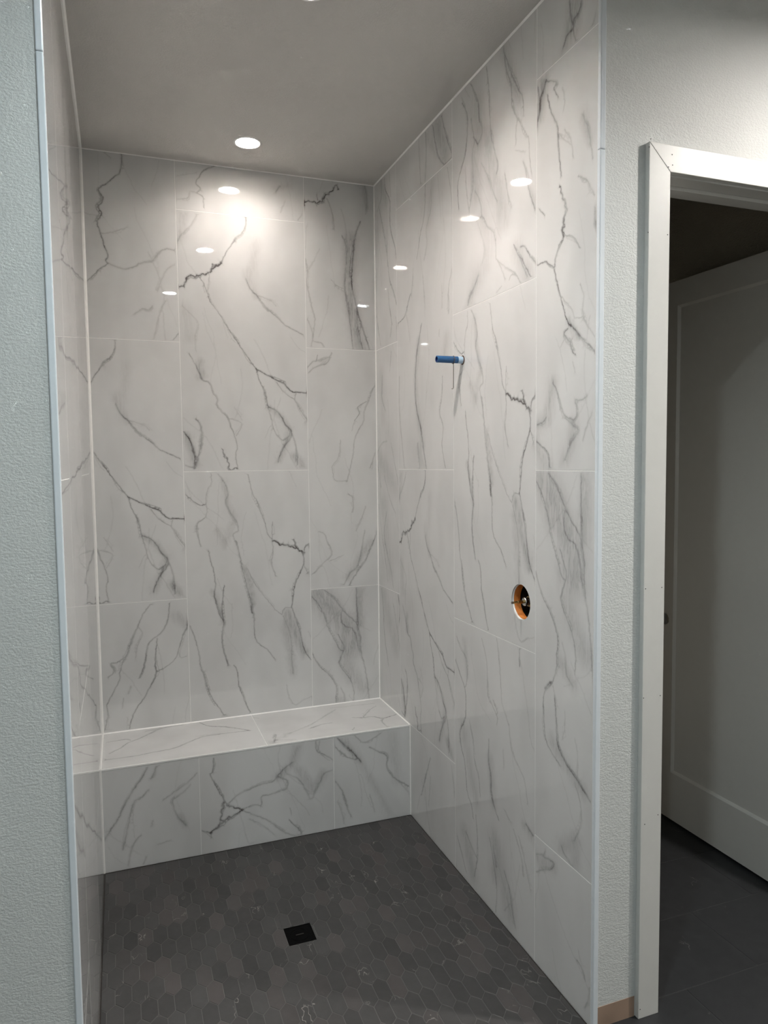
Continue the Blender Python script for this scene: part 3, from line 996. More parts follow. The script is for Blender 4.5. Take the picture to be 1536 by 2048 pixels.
bx = [(X1 - 2 * HT / 2, XL, X1), (X1, X1, X2), (X2, X2, 0.0)]      # full left edge, from, to
def column(parent, plane, L, a, b, rows, holes_for=None):
    for top, lo, hi, pn, fl in rows:
        # top of the full tile, the visible part between lo and hi
        full = (L, top)
        hs = holes_for(pn) if holes_for else ()
        add_tile(parent, (a - L, b - L, top - hi, top - lo), full, pn, fl, plane, hs)

ZB = B
column(wall_back, 'back', X1 - HT, XL, X1, [(Z0 + 3 * HT, Z0 + HT, H, 'N', 0), (Z0 + HT, Z0 - HT, Z0 + HT, 'Q', 0), (Z0 - HT, ZB, Z0 - HT, 'K', 0)])
column(wall_back, 'back', X1, X1, X2, [(Z0 + 4 * HT, Z0 + 2 * HT, H, 'T', 0), (Z0 + 2 * HT, Z0, Z0 + 2 * HT, 'Q', 0), (Z0, ZB, Z0, 'P', 0)])
column(wall_back, 'back', X2, X2, 0.0, [(Z0 + 3 * HT, Z0 + HT, H, 'V', 0), (Z0 + HT, Z0 - HT, Z0 + HT, 'M', 0), (Z0 - HT, ZB, Z0 - HT, 'W', 0)])

LR1 = D1 - HT
column(wall_right, 'right', LR1, 0.0, D1, [(Z0 + 3 * HT, Z0 + HT, H, 'A1', 0), (Z0 + HT, Z0 - HT, Z0 + HT, 'B1', 0), (Z0 - HT, ZB, Z0 - HT, 'C1', 0)])
column(wall_right, 'right', D1, D1, D2, [(Z0 + 4 * HT, Z0 + 2 * HT, H, 'A2', 0), (Z0 + 2 * HT, Z0, Z0 + 2 * HT, 'C2', 0), (Z0, Z0 - 2 * HT, Z0, 'Q', 0)])
column(wall_right, 'right', D1, BD, D2, [(Z0 - 2 * HT, 0.0, Z0 - 2 * HT, 'D2', 0)])
def r3holes(pn):
    if pn != 'P': return ()
    T = Z0 + HT + 0.004
    return [((-PIPE[0] - D2) * 1000, (T - PIPE[1]) * 1000, 18.0), ((-VALVE[0] - D2) * 1000, (T - VALVE[1]) * 1000, 60.0)]
column(wall_right, 'right', D2, D2, D3, [(Z0 + 3 * HT, Z0 + HT + 0.004, H, 'U', 0), (Z0 + HT + 0.004, Z0 - HT + 0.006, Z0 + HT + 0.004, 'P', 0), (Z0 - HT + 0.006, 0.0, Z0 - HT + 0.006, 'X', 0)], r3holes)
column(wall_right, 'right', D3, D3, D4 - 0.008, [(Z0 + 4 * HT, Z0 + 2 * HT, H, 'G4', 0), (Z0 + 2 * HT, Z0, Z0 + 2 * HT, 'S', 0), (Z0, Z0 - 2 * HT, Z0, 'W', 0), (Z0 - 2 * HT, 0.0, Z0 - 2 * HT, 'H4', 0)])

# left wall: front column 0.29 wide, joints stepped by half a tile
DL = [0.0, 0.428, 1.029, 1.63, -YLF - 0.012]
rowsA = lambda a, b, c: [(Z0 + 3 * HT, Z0 + HT, H, a, 0), (Z0 + HT, Z0 - HT, Z0 + HT, b, 1), (Z0 - HT, 0.0, Z0 - HT, c, 0)]
rowsB = lambda a, b, c, d: [(Z0 + 4 * HT, Z0 + 2 * HT, H, a, 0), (Z0 + 2 * HT, Z0, Z0 + 2 * HT, b, 0), (Z0, Z0 - 2 * HT, Z0, c, 1), (Z0 - 2 * HT, 0.0, Z0 - 2 * HT, d, 0)]
column(wall_left, 'left', DL[1] - HT, 0.0, DL[1], [(Z0 + 3 * HT, Z0 + HT, H, 'M', 0), (Z0 + HT, Z0 - HT, Z0 + HT, 'V', 0), (Z0 - HT, ZB, Z0 - HT, 'M', 0)])
column(wall_left, 'left', DL[1], DL[1], DL[2], rowsB('M', 'V', 'M', 'H4'))
column(wall_left, 'left', DL[2], DL[2], DL[3], rowsA('V', 'M', 'M'))
column(wall_left, 'left', DL[3], DL[3], DL[4], rowsB('M', 'H4', 'H4', 'H4'))

# sealant in the inside corners
def bead(parent, p, q, n1, n2, s, mat=CAULK, name='sealant_bead'):
    """triangular bead from p to q, legs along n1 and n2"""
    bm = bmesh.new()
    p, q, n1, n2 = Vector(p), Vector(q), Vector(n1), Vector(n2)
    A = [bm.verts.new(v) for v in (p, p + n1 * s, p + n2 * s)]
    Bv = [bm.verts.new(v) for v in (q, q + n1 * s, q + n2 * s)]
    bm.faces.new(A[::-1]); bm.faces.new(Bv)
    for i in range(3):
        bm.faces.new((A[i], A[(i + 1) % 3], Bv[(i + 1) % 3], Bv[i]))
    bmesh.ops.recalc_face_normals(bm, faces=bm.faces)
    return obj(name, bm, mat, parent)
bead(wall_back, (XL, 0, B + 0.0003), (XL, 0, H), (1, 0, 0), (0, -1, 0), 0.006)
bead(wall_back, (0, 0, B + 0.0003), (0, 0, H), (-1, 0, 0), (0, -1, 0), 0.004)
bead(wall_back, (XL, 0, H), (0, 0, H), (0, -1, 0), (0, 0, -1), 0.0035)
bead(wall_right, (0, 0, H), (0, -D4, H), (-1, 0, 0), (0, 0, -1), 0.005)
bead(wall_left, (XL, 0, H), (XL, YLF, H), (1, 0, 0), (0, 0, -1), 0.006)

# white edge profiles at the front of both side walls, each of two lengths
def profile(name, x0, x1, y0, y1, seam, label):
    t = bpy.data.objects.new(name, None); COL.objects.link(t)
    struct(t, label, 'trim')
    for za, zb in ((0.0, seam - 0.0006), (seam + 0.0006, H)):
        boxo('profile_length', (x0, x1, y0, y1, za, zb), TRIMW, t, 0.0022)
    return t
profile('trim_1', -0.0012, 0.016, -D4 - 0.006, -D4 + 0.0075, 2.51, 'thin white edge profile between the marble tiles and the doorway wall')
profile('trim_2', XL - 0.0125, XL + 0.0012, YLF - 0.004, YLF + 0.0115, 2.465, 'thin bluish white edge profile beside the grazing marble side wall')

# ------------------------------------------------------------------ bench
bench = thing('shower_bench', 'built-in shower bench clad in white grey-veined marble tiles', 'bench', (-0.68, -BD / 2, 0))
boxo('core', (XL + 0.0005, -0.0005, -BD + 0.0006, -0.0006, 0.0, B - 0.0006), GROUT, bench)
for L, a, b_, pn in ((-0.972 - HT, XL, -0.972, 'F1'), (-0.972, -0.972, -0.377, 'F2'), (-0.972 + HT, -0.377, 0.0, 'F3')):
    add_tile(bench, (a - L, b_ - L, 0.006, B), (L, B), pn, 0, 'face', name='face_tile')
for L, a, b_, pn in ((XL, XL, -0.677, 'T1'), (-0.677, -0.677, 0.0, 'T2')):
    add_tile(bench, (a - L, b_ - L, 0.0, BD - 0.003), (L, 0.0), pn, 0, 'top', name='seat_tile')
boxo('edge_profile', (XL, 0.0, -BD - 0.0012, -BD + 0.0035, B - 0.0065, B + 0.0010), CAULK, bench, 0.001)
bead(wall_back, (XL, 0, B + 0.0003), (0, 0, B + 0.0003), (0, -1, 0), (0, 0, 1), 0.0045)
bead(bench, (0, -0.0062, B), (0, -BD, B), (-1, 0, 0), (0, 0, 1), 0.0045)
bead(bench, (XL, -0.0062, B), (XL, -BD, B), (1, 0, 0), (0, 0, 1), 0.0045)
bead(bench, (0, -BD, 0), (0, -BD, B), (-1, 0, 0), (0, -1, 0), 0.003)
bead(bench, (XL, -BD, 0), (XL, -BD, B), (1, 0, 0), (0, -1, 0), 0.004)

# ------------------------------------------------------------------ shower floor of long hexagons
YF0, YF1 = -BD, -1.90
shower_floor = struct(boxo('floor', (XL, 0.0, YF1, YF0, -0.10, -0.0012), FGROUT), 'shower floor of small charcoal elongated hexagon tiles', 'floor')
DR = (-0.701, -1.082, 0.049)     # drain centre and half size
PXH, PYH, SIDE = 0.0498, 0.0905, 0.0325
def clip(poly, a, b, c):
    """keep a*x+b*y<=c"""
    out = []
    for i in range(len(poly)):
        p, q = poly[i], poly[(i + 1) % len(poly)]
        dp, dq = a * p[0] + b * p[1] - c, a * q[0] + b * q[1] - c
        if dp <= 0: out.append(p)
        if (dp < 0 < dq) or (dq < 0 < dp):
            t = dp / (dp - dq)
            out.append((p[0] + (q[0] - p[0]) * t, p[1] + (q[1] - p[1]) * t))
    return out
def area(poly):
    return abs(sum(poly[i][0] * poly[(i + 1) % len(poly)][1] - poly[(i + 1) % len(poly)][0] * poly[i][1] for i in range(len(poly)))) / 2 if len(poly) > 2 else 0
g = 0.0010
apex = PYH - SIDE               # half length to the tip so that rows interlock
HEXP = [(0, apex - g), (PXH / 2 - g, SIDE - g * 0.5), (PXH / 2 - g, -SIDE + g * 0.5), (0, -apex + g), (-PXH / 2 + g, -SIDE + g * 0.5), (-PXH / 2 + g, SIDE - g * 0.5)]
def hex_bm(bm, polys, dz=0.0, cx=0.0, cy_=0.0, val=0.0, lay=None):
    for poly in polys:
        c = (sum(p[0] for p in poly) / len(poly), sum(p[1] for p in poly) / len(poly))
        ins = lambda p, k: (p[0] + (c[0] - p[0]) * k, p[1] + (c[1] - p[1]) * k)
        top = [bm.verts.new((*ins(p, 0.03), dz)) for p in poly]
        mid = [bm.verts.new((*p, dz - 0.0006)) for p in poly]
        bot = [bm.verts.new((*p, dz - 0.004)) for p in poly]
        n = len(poly)
        fs = [bm.faces.new(top)]
        for i in range(n):
            fs.append(bm.faces.new((mid[i], mid[(i + 1) % n], top[(i + 1) % n], top[i])))
            fs.append(bm.faces.new((bot[i], bot[(i + 1) % n], mid[(i + 1) % n], mid[i])))
        if lay is not None:
            for v in top + mid + bot: v[lay] = val
rnd = random.Random(5)
cells = []
j = 0
y = YF0 - 0.030
while y > YF1 - 0.06:
    x = XL - 0.03 + (PXH / 2 if j % 2 else 0)
    while x < 0.03:
        poly = [(x + p[0], y + p[1]) for p in HEXP]
        e = 0.004
        for a, b_, c in ((1, 0, 0.0 - e), (-1, 0, -(XL + e)), (0, 1, YF0 - e), (0, -1, -(YF1))):
            poly = clip(poly, a, b_, c)
        polys = [poly] if area(poly) > 6e-5 else []
        if polys:
            s = DR[2] + 0.0015
            if any(abs(p[0] - DR[0]) < s and abs(p[1] - DR[1]) < s for p in poly) or (abs(x - DR[0]) < s + 0.025 and abs(y - DR[1]) < s + 0.06):
                l = clip(poly, 1, 0, DR[0] - s); r = clip(poly, -1, 0, -(DR[0] + s))
                m_ = clip(clip(poly, 1, 0, DR[0] + s), -1, 0, -(DR[0] - s))
                polys = [q for q in (l, r, clip(m_, 0, 1, DR[1] - s) if len(m_) > 2 else [], clip(m_, 0, -1, -(DR[1] + s)) if len(m_) > 2 else []) if area(q) > 2e-5]
        if polys:
            whole = len(polys) == 1 and abs(area(polys[0]) - area(HEXP)) < 1e-8
            cells.append((x, y, polys, whole))
        x += PXH
    y -= PYH
    j += 1
# the largest in the picture become single pieces, the rest (far strip by the bench and slivers) one sheet
camp = camera.matrix_world.translation
def seen(c):
    x, y, polys, whole = c
    d = math.hypot(x - camp.x, y - camp.y, camp.z)
    # in the picture only where the near edge of the frame and the side walls leave it in view
    if y < -1.83: return 0
    return sum(area(p) for p in polys) / d ** 3
cells.sort(key=seen, reverse=True)
bmh = bmesh.new(); hex_bm(bmh, [HEXP]); bmesh.ops.recalc_face_normals(bmh, faces=bmh.faces)
hex_me = bpy.data.meshes.new('hexagon_tile'); bmh.to_mesh(hex_me); bmh.free(); hex_me.materials.append(HEX)
sheet = bmesh.new(); lay = sheet.verts.layers.float.new('shade')
for k, (x, y, polys, whole) in enumerate(cells):
    dz = rnd.uniform(-0.0003, 0.0003)
    if k < 300:
        if whole:
            o = bpy.data.objects.new('hexagon_tile', hex_me); o.location = (x, y, dz)
        else:
            b2 = bmesh.new(); hex_bm(b2, [[(p[0] - x, p[1] - y) for p in q] for q in polys])
            bmesh.ops.recalc_face_normals(b2, faces=b2.faces)
            me = bpy.data.meshes.new('hexagon_tile'); b2.to_mesh(me); b2.free(); me.materials.append(HEX)
            o = bpy.data.objects.new('hexagon_tile', me); o.location = (x, y, dz)
        COL.objects.link(o); o.parent = shower_floor
    else:
        hex_bm(sheet, polys, dz, val=rnd.random(), lay=lay)
bmesh.ops.recalc_face_normals(sheet, faces=sheet.faces)
o = obj('hexagon_tile_rest', sheet, HEX, shower_floor); o['kind'] = 'stuff'
for dims in ((-0.004, 0.0, YF1, YF0, -0.0012, -0.0002), (XL, XL + 0.004, YF1, YF0, -0.0012, -0.0002), (XL, 0.0, YF0 - 0.004, YF0, -0.0012, -0.0002)):
    boxo('perimeter_joint', dims, DARK, shower_floor)

drain = thing('floor_drain', 'small square matt black drain set in the hexagon floor', 'drain', (DR[0], DR[1], 0))
s = DR[2]
bm = bmesh.new(); box(bm, DR[0] - s, DR[0] + s, DR[1] - s, DR[1] + s, -0.02, -0.0008); cover = obj('cover', bm, BLACK, drain)
bm = bmesh.new()
for d in ((-s, s, -s, -s + 0.004), (-s, s, s - 0.004, s), (-s, -s + 0.004, -s + 0.004, s - 0.004), (s - 0.004, s, -s + 0.004, s - 0.004)):
    box(bm, DR[0] + d[0], DR[0] + d[1], DR[1] + d[2], DR[1] + d[3], -0.012, 0.0002)
obj('frame', bm, BLACK, drain)
bm = bmesh.new(); lathe(bm, [(0.034, -0.0009), (0.034, -0.0002), (0.0315, -0.0002), (0.0315, -0.0009)], 40, 'z', (DR[0], DR[1], 0)); obj('cover_ring', bm, BLACK, cover)
bm = bmesh.new(); box(bm, DR[0] - 0.014, DR[0] + 0.014, DR[1] - 0.002, DR[1] + 0.002, -0.0009, -0.0002); obj('lift_slot', bm, DARK, cover)

# ------------------------------------------------------------------ bathroom and closet shell
XB0, XB1, YB = -3.2, 2.8, -5.4
wfl = struct(boxo('wall_front_left', (XB0, XL - 0.0115, YLF, YLF + 0.12, -0.05, H), WALLP), 'pale textured painted wall end beside the grazing marble side wall')
OX0, OX1, OZ = 0.2315, 1.106, 2.467         # clear opening
bm = bmesh.new()
yf, yb = -D4, -D4 + 0.118
box(bm, 0.0125, OX0 - 0.018, yf, yb, 0.0, H)
box(bm, OX0 - 0.018, OX1 + 0.018, yf, yb, OZ + 0.018, H)
box(bm, OX1 + 0.018, XB1, yf, yb, 0.0, H)
wfr = struct(obj('wall_front_right', bm, WALLP), 'off-white textured wall around the closet doorway')
for za, zb in ((0.95, 1.32), (1.60, 1.66), (1.78, 2.05), (2.12, 2.20), (2.30, H)):
    boxo('open_joint', (0.0158, 0.0168, yf - 0.0004, yf + 0.002, za, zb), DARK, wfr)
boxo('bare_strip', (0.0165, 0.150, yf - 0.0012, yf + 0.002, 0.0, 0.063), BARE, wfr)
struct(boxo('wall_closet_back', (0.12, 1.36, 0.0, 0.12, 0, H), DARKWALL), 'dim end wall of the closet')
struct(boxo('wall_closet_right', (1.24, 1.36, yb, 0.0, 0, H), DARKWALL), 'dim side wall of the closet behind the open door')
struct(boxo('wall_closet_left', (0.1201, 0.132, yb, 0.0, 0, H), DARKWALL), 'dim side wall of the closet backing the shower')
struct(boxo('wall_far_left', (XB0 - 0.12, XB0, YB, YLF, 0, H), WALLP), 'far left bathroom wall outside the view')
struct(boxo('wall_far_right', (XB1, XB1 + 0.12, YB, yf, 0, H), WALLP), 'far right bathroom wall outside the view')
struct(boxo('wall_rear', (XB0, XB1, YB - 0.12, YB, 0, H), WALLP), 'rear bathroom wall outside the view')

# floor of large stone tiles, joints every 0.3015 m
fl = struct(boxo('floor', (XB0, XB1, YB, 0.0, -0.12, -0.0016), DGROUT), 'bathroom and closet floor of large charcoal stone tiles', 'floor')
TW, TH = 0.6030, 0.3015
yj0 = -1.785
row = 0
yk = yj0 - TH * 12
tile_cache = {}
while yk < 0.0:
    r_i = round((yk - yj0) / TH)
    off = 0.677 + (TW / 2 if r_i % 2 else 0)
    k0 = math.floor((XB0 - off) / TW)
    xk = off + k0 * TW
    while xk < XB1:
        a0, a1, b0, b1 = max(xk, XB0), min(xk + TW, XB1), max(yk, YB), min(yk + TH, 0.0)
        spans = None
        # leave out the shower recess and what lies under walls
        if b0 >= YLF - 0.02 and a0 < 0.02: a0 = max(a0, 0.12) if b0 > -D4 - 0.001 else max(a0, 0.0)
        elif b1 > YLF and a1 <= 0.0: b1 = min(b1, YLF)
        elif b1 > YLF and a0 < 0.0 < a1:
            spans = [(a0, 0.0, b0, min(b1, YLF)), (0.0, a1, b0, b1)]
        if b0 > -D4 + 0.05 and a1 > 1.24: a1 = 1.24
        for a0, a1, b0, b1 in (spans or [(a0, a1, b0, b1)]):
            if a1 - a0 < 0.01 or b1 - b0 < 0.01: continue
            key = (round(a1 - a0, 4), round(b1 - b0, 4))
            if key not in tile_cache:
                bm = bmesh.new(); w_, h_ = key
                box(bm, GAP, w_ - GAP, GAP, h_ - GAP, -0.004, 0.0, bev=0.0006)
                me = bpy.data.meshes.new('floor_tile'); bm.to_mesh(me); bm.free(); me.materials.append(FLOORT)
                tile_cache[key] = me
            o = bpy.data.objects.new('floor_tile', tile_cache[key]); o.location = (a0, b0, 0)
            COL.objects.link(o); o.parent = fl
        xk += TW
    yk += TH

# ceiling with lamp holes
bm = bmesh.new()
CX = (XB0, XB1, YB, 0.12)
flat_with_holes(bm, CX, [(l[0], l[1], 0.056) for l in LAMPS], lambda a, b: (a, b, H), 40)
for q in ([(CX[0], CX[2], H), (CX[1], CX[2], H), (CX[1], CX[2], H + 0.12), (CX[0], CX[2], H + 0.12)],
          [(CX[0], CX[3], H), (CX[1], CX[3], H), (CX[1], CX[3], H + 0.12), (CX[0], CX[3], H + 0.12)],
          [(CX[0], CX[2], H), (CX[0], CX[3], H), (CX[0], CX[3], H + 0.12), (CX[0], CX[2], H + 0.12)],
          [(CX[1], CX[2], H), (CX[1], CX[3], H), (CX[1], CX[3], H + 0.12), (CX[1], CX[2], H + 0.12)],
          [(CX[0], CX[2], H + 0.12), (CX[1], CX[2], H + 0.12), (CX[1], CX[3], H + 0.12), (CX[0], CX[3], H + 0.12)]):
    bm.faces.new([bm.verts.new(p) for p in q])
bmesh.ops.remove_doubles(bm, verts=bm.verts, dist=1e-5)
bmesh.ops.recalc_face_normals(bm, faces=bm.faces)
struct(obj('ceiling', bm, CEILP), 'smooth greige textured ceiling over shower and bathroom', 'ceiling')

# ------------------------------------------------------------------ recessed lamps
LENS_MATS = {}
def lens_mat(col, strength):
    key = (col, strength)
    if key not in LENS_MATS:
        m, nt, bs = new_mat('lamp_lens')
        tc = N(nt, 'ShaderNodeTexCoord').outputs['Object']
        c = mixc(nt, noise(nt, tc, 80, 0), tuple(v * 0.98 for v in col), col)
        nt.links.new(c, bs.inputs['Emission Color'])
        nt.links.new(c, bs.inputs['Base Color'])
        bs.inputs['Emission Strength'].default_value = strength
        LENS_MATS[key] = m
    return LENS_MATS[key]
for li, (lx, ly, lc, ls, lab) in enumerate(LAMPS):
    RC = 0.027 if li < 3 else 0.006
    t = thing('recessed_light', lab, 'ceiling light', (lx, ly, H), 'recessed ceiling lights')
    bm = bmesh.new()
    lathe(bm, [(0.050, 0.004), (0.0505, -0.0030), (0.056, -0.0038), (0.061, -0.0022), (0.062, 0.0)], 48, 'z', (lx, ly, H))
    ring = obj('trim_ring', bm, RINGM, t, True)
    bm = bmesh.new()
    lathe(bm, [(0.050, 0.004), (0.048, RC - 0.001), (0.0465, RC)], 48, 'z', (lx, ly, H))
    obj('baffle', bm, RINGM, ring, True)
    bm = bmesh.new()
    rg = lathe(bm, [(0.0465, RC), (0.030, RC + 0.0008), (0.012, RC + 0.001)], 40, 'z', (lx, ly, H))
    bm.faces.new(rg[-1])
    bmesh.ops.recalc_face_normals(bm, faces=bm.faces)
    obj('lens', bm, lens_mat(lc, ls), t, True)

# ------------------------------------------------------------------ doorway trim
dt = bpy.data.objects.new('trim_3', None); dt.location = (OX0, -D4, 0); COL.objects.link(dt)
struct(dt, 'white flat mitred casing and jambs of the closet doorway', 'door trim')
CW, CT = 0.074, 0.017
ci0, ci1, ciz = OX0 - 0.005, OX1 + 0.005, OZ + 0.005
def prism(name, quad, y0, y1, mat, parent, bev=0.0015):
    bm = bmesh.new()
    a = [bm.verts.new((x, y0, z)) for x, z in quad]; b_ = [bm.verts.new((x, y1, z)) for x, z in quad]
    bm.faces.new(a); bm.faces.new(b_[::-1])
    n = len(quad)
    for i in range(n): bm.faces.new((a[i], b_[i], b_[(i + 1) % n], a[(i + 1) % n]))
    bmesh.ops.recalc_face_normals(bm, faces=bm.faces)
    if bev: bmesh.ops.bevel(bm, geom=list(bm.edges), offset=bev, segments=2, profile=0.5, affect='EDGES')
    return obj(name, bm, mat, parent)
m = 0.0004
prism('casing_leg', [(ci0 - CW, 0.0), (ci0, 0.0), (ci0, ciz - m), (ci0 - CW, ciz + CW - m)], yf - CT, yf, DOORP, dt)
prism('casing_leg', [(ci1, 0.0), (ci1 + CW, 0.0), (ci1 + CW, ciz + CW - m), (ci1, ciz - m)], yf - CT, yf, DOORP, dt)
prism('casing_head', [(ci0, ciz + m), (ci1, ciz + m), (ci1 + CW, ciz + CW), (ci0 - CW, ciz + CW)], yf - CT, yf, DOORP, dt)
yj1 = yb + 0.012
boxo('jamb', (OX0 - 0.018, OX0, yf - 0.001, yj1, 0, OZ + 0.018), DOORP, dt, 0.001)
boxo('jamb', (OX1, OX1 + 0.018, yf - 0.001, yj1, 0, OZ + 0.018), DOORP, dt, 0.001)
boxo('jamb_head', (OX0, OX1, yf - 0.001, yj1, OZ, OZ + 0.018), DOORP, dt, 0.001)
boxo('door_stop', (OX0, OX0 + 0.011, yf + 0.052, yf + 0.090, 0, OZ), DOORP, dt, 0.001)
boxo('door_stop', (OX1 - 0.011, OX1, yf + 0.052, yf + 0.090, 0, OZ), DOORP, dt, 0.001)
boxo('door_stop', (OX0 + 0.011, OX1 - 0.011, yf + 0.052, yf + 0.090, OZ - 0.011, OZ), DOORP, dt, 0.001)
nail = bmesh.new(); lathe(nail, [(0.0016, 0.0), (0.0016, -0.0004)], 8, 'y', close=True)
nail_me = bpy.data.meshes.new('nail_hole'); nail.to_mesh(nail_me); nail.free(); nail_me.materials.append(DARK)
for nx, nz in ((-0.075, 2.530), (-0.070, 2.552), (-0.008, 2.485), (0.006, 2.492), (0.004, 2.520), (-0.075, 2.30), (-0.008, 2.30), (-0.068, 1.30), (-0.010, 1.30), (-0.070, 0.98), (-0.010, 0.98), (-0.068, 0.03), (-0.06, 0.60), (-0.012, 0.62)):
    o = bpy.data.objects.new('nail_hole', nail_me)
    o.location = (ci0 + nx, yf - CT - 0.0001, nz); COL.objects.link(o); o.parent = dt; o.matrix_parent_inverse = Matrix.Translation(dt.location).inverted()

# ------------------------------------------------------------------ open closet door
XD, DT = 1.090, 0.035
YE0, YE1 = -0.803, -1.662          # free edge, hinge edge
DZ0, DZ1 = 0.012, 2.458
dl = bpy.data.objects.new('door_1', None); dl.location = (XD, YE1, 0); COL.objects.link(dl)
struct(dl, 'white one-panel shaker door standing open inside the dim closet', 'door')
SW, RT, RB = 0.113, 0.108, 0.222
bore = (-0.864, 0.940, 0.027)
bm = bmesh.new()
f1 = flat_with_holes(bm, (YE0 - SW, YE0, DZ0, DZ1), [bore], lambda a, b: (XD, a, b), 24)
f2 = flat_with_holes(bm, (YE0 - SW, YE0, DZ0, DZ1), [bore], lambda a, b: (XD + DT, a, b), 24)
be = [e for e in bm.edges if len(e.link_faces) == 1]
bmesh.ops.bridge_loops(bm, edges=[e for e in be if all(math.hypot(v.co.y - bore[0], v.co.z - bore[1]) < bore[2] * 1.05 for v in e.verts)])
bmesh.ops.bridge_loops(bm, edges=[e for e in be if all(math.hypot(v.co.y - bore[0], v.co.z - bore[1]) > bore[2] * 1.05 for v in e.verts)])
bmesh.ops.recalc_face_normals(bm, faces=bm.faces)
obj('stile', bm, DOORP, dl)
boxo('stile', (XD, XD + DT, YE1, YE1 + SW, DZ0, DZ1), DOORP, dl)
boxo('rail', (XD, XD + DT, YE1 + SW, YE0 - SW, DZ1 - RT, DZ1), DOORP, dl)
boxo('rail', (XD, XD + DT, YE1 + SW, YE0 - SW, DZ0, DZ0 + RB), DOORP, dl)
boxo('panel', (XD + 0.011, XD + DT - 0.011, YE1 + SW - 0.004, YE0 - SW + 0.004, DZ0 + RB - 0.004, DZ1 - RT + 0.004), DOORP, dl)
bm = bmesh.new()
# sloped moulding round the panel
o4 = [(YE1 + SW, DZ0 + RB), (YE0 - SW, DZ0 + RB), (YE0 - SW, DZ1 - RT), (YE1 + SW, DZ1 - RT)]
k = 0.010
i4 = [(YE1 + SW + k, DZ0 + RB + k), (YE0 - SW - k, DZ0 + RB + k), (YE0 - SW - k, DZ1 - RT - k), (YE1 + SW + k, DZ1 - RT - k)]
va = [bm.verts.new((XD + 0.0005, *p)) for p in o4]; vb = [bm.verts.new((XD + 0.0109, *p)) for p in i4]; vc = [bm.verts.new((XD + 0.0109, *p)) for p in o4]
for i in range(4):
    bm.faces.new((va[i], va[(i + 1) % 4], vb[(i + 1) % 4], vb[i]))
    bm.faces.new((vc[i], vc[(i + 1) % 4], va[(i + 1) % 4], va[i]))
bmesh.ops.recalc_face_normals(bm, faces=bm.faces)
obj('panel_moulding', bm, DOORP, dl)

# ------------------------------------------------------------------ pipe stub with wire
py, pz = PIPE
pipe = thing('water_pipe', 'short blue plastic pipe stub sticking out of the marble side wall', 'pipe', (0, py, pz))
PL = -0.109
bm = bmesh.new(); lathe(bm, [(0.0095, PL), (0.0128, PL), (0.0132, PL + 0.002), (0.0132, -0.022)], 28, 'x', (0, py, pz)); ptube = obj('tube', bm, BLUE, pipe, True)
bm = bmesh.new(); lathe(bm, [(0.0132, -0.022), (0.0136, -0.0215), (0.0136, 0.03)], 28, 'x', (0, py, pz)); obj('root_sleeve', bm, PIPEW, pipe, True)
bm = bmesh.new(); rg = lathe(bm, [(0.0095, PL), (0.0095, PL + 0.03)], 28, 'x', (0, py, pz)); bm.faces.new(rg[-1]); obj('bore', bm, PIPEIN, ptube)
bm = bmesh.new(); lathe(bm, [(0.0133, -0.0025), (0.0175, -0.0005), (0.0178, 0.002), (0.0133, 0.006)], 28, 'x', (0, py, pz)); obj('ragged_hole_rim', bm, simple('brown_sealer', (0.09, 0.045, 0.03), 0.9, 0, 0.5, 300), pipe)
bm = bmesh.new(); box(bm, -0.060, -0.030, py - 0.0136, py - 0.0129, pz + 0.0026, pz + 0.0034); obj('print_line', bm, WIRE, ptube)

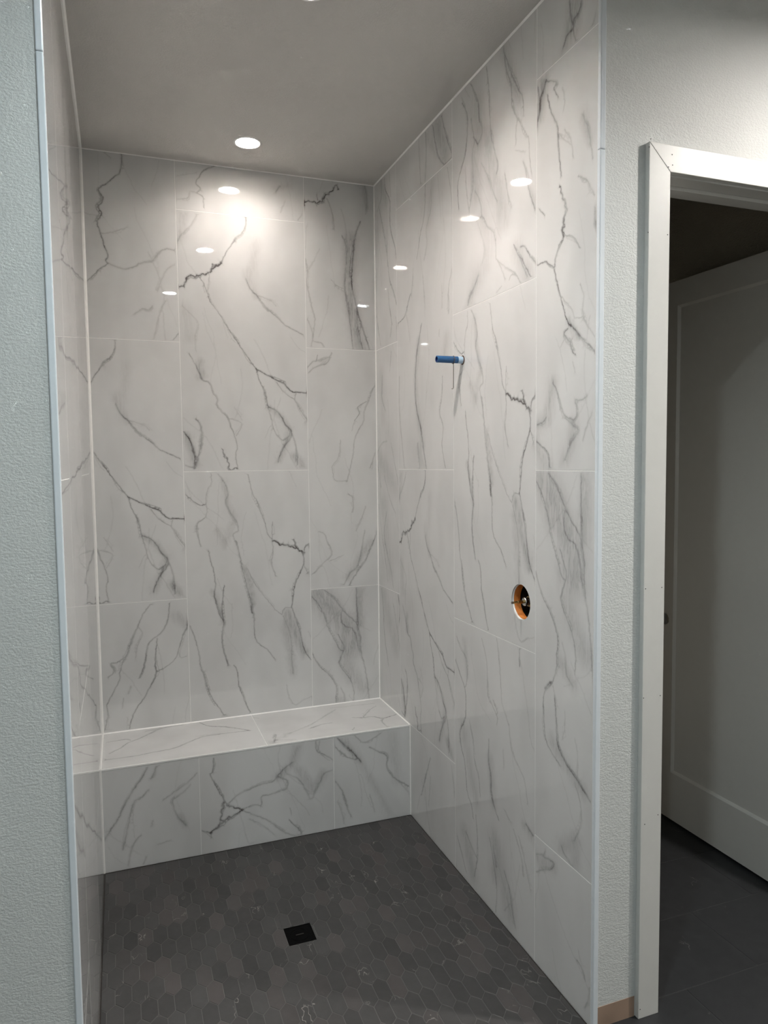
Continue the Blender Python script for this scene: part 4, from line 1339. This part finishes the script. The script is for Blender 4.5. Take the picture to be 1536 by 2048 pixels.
hook = thing('wire_hook', 'thin bent steel wire hanging from the blue pipe stub', 'wire', (-0.039, py, pz))
bm = bmesh.new()
hx = -0.039
pts = [(hx + 0.002 * math.sin(a * 0.5), py + 0.0146 * math.sin(a), pz + 0.0146 * math.cos(a)) for a in (math.pi * k / 12 for k in range(-14, 13))]
tube(bm, pts, 0.0012, 8); obj('loop', bm, WIRE, hook, True)
bm = bmesh.new()
tube(bm, [(hx, py, pz - 0.0140), (hx, py - 0.001, pz - 0.03), (hx - 0.0003, py - 0.001, pz - 0.07), (hx - 0.0008, py - 0.001, pz - 0.1060), (hx - 0.0025, py - 0.001, pz - 0.1095), (hx - 0.0085, py - 0.001, pz - 0.1100)], 0.0013, 8)
obj('hanging_rod', bm, WIRE, hook, True)

# ------------------------------------------------------------------ valve in its round hole
vy, vz = VALVE
bm = bmesh.new(); lathe(bm, [(0.0601, 0.0045), (0.0590, 0.006), (0.0590, 0.034)], 40, 'x', (0, vy, vz))
obj('hole_lining', bm, ORANGE, wall_right, True)
bm = bmesh.new(); lathe(bm, [(0.0606, 0.0040), (0.0585, 0.0042), (0.0585, 0.0085)], 40, 'x', (0, vy, vz))
obj('cut_rim', bm, CAULK, wall_right, True)
bm = bmesh.new(); lathe(bm, [(0.0590, 0.034), (0.085, 0.034), (0.085, 0.112), (0.001, 0.112)], 40, 'x', (0, vy, vz))
obj('wall_cavity', bm, DARK, wall_right)
valve = thing('shower_valve', 'brass shower valve with bare stem inside the round wall hole', 'valve', (0.06, vy, vz))
bm = bmesh.new(); lathe(bm, [(0.001, 0.030), (0.017, 0.030), (0.019, 0.033), (0.019, 0.052), (0.024, 0.054), (0.024, 0.075), (0.030, 0.078), (0.030, 0.111)], 24, 'x', (0, vy, vz)); vbody = obj('body', bm, BRASS, valve)
bm = bmesh.new(); lathe(bm, [(0.001, 0.012), (0.013, 0.012), (0.0145, 0.014), (0.0145, 0.021), (0.0125, 0.0215), (0.0125, 0.0235), (0.0145, 0.024), (0.0145, 0.031)], 24, 'x', (0, vy, vz)); obj('bonnet', bm, CHROME, valve)
bm = bmesh.new(); lathe(bm, [(0.001, -0.030), (0.0036, -0.030), (0.0042, -0.028), (0.0042, -0.012), (0.0055, -0.011), (0.0055, 0.012)], 12, 'x', (0, vy, vz)); vstem = obj('stem', bm, BRASS, valve)
bm = bmesh.new(); lathe(bm, [(0.0005, -0.0345), (0.0044, -0.0345), (0.0044, -0.029)], 10, 'x', (0, vy, vz)); obj('screw', bm, WIRE, vstem)
bm = bmesh.new(); lathe(bm, [(0.012, -0.05), (0.012, 0.05)], 16, 'y', (0.088, vy, vz)); obj('inlet_pipe', bm, BRASS, vbody)
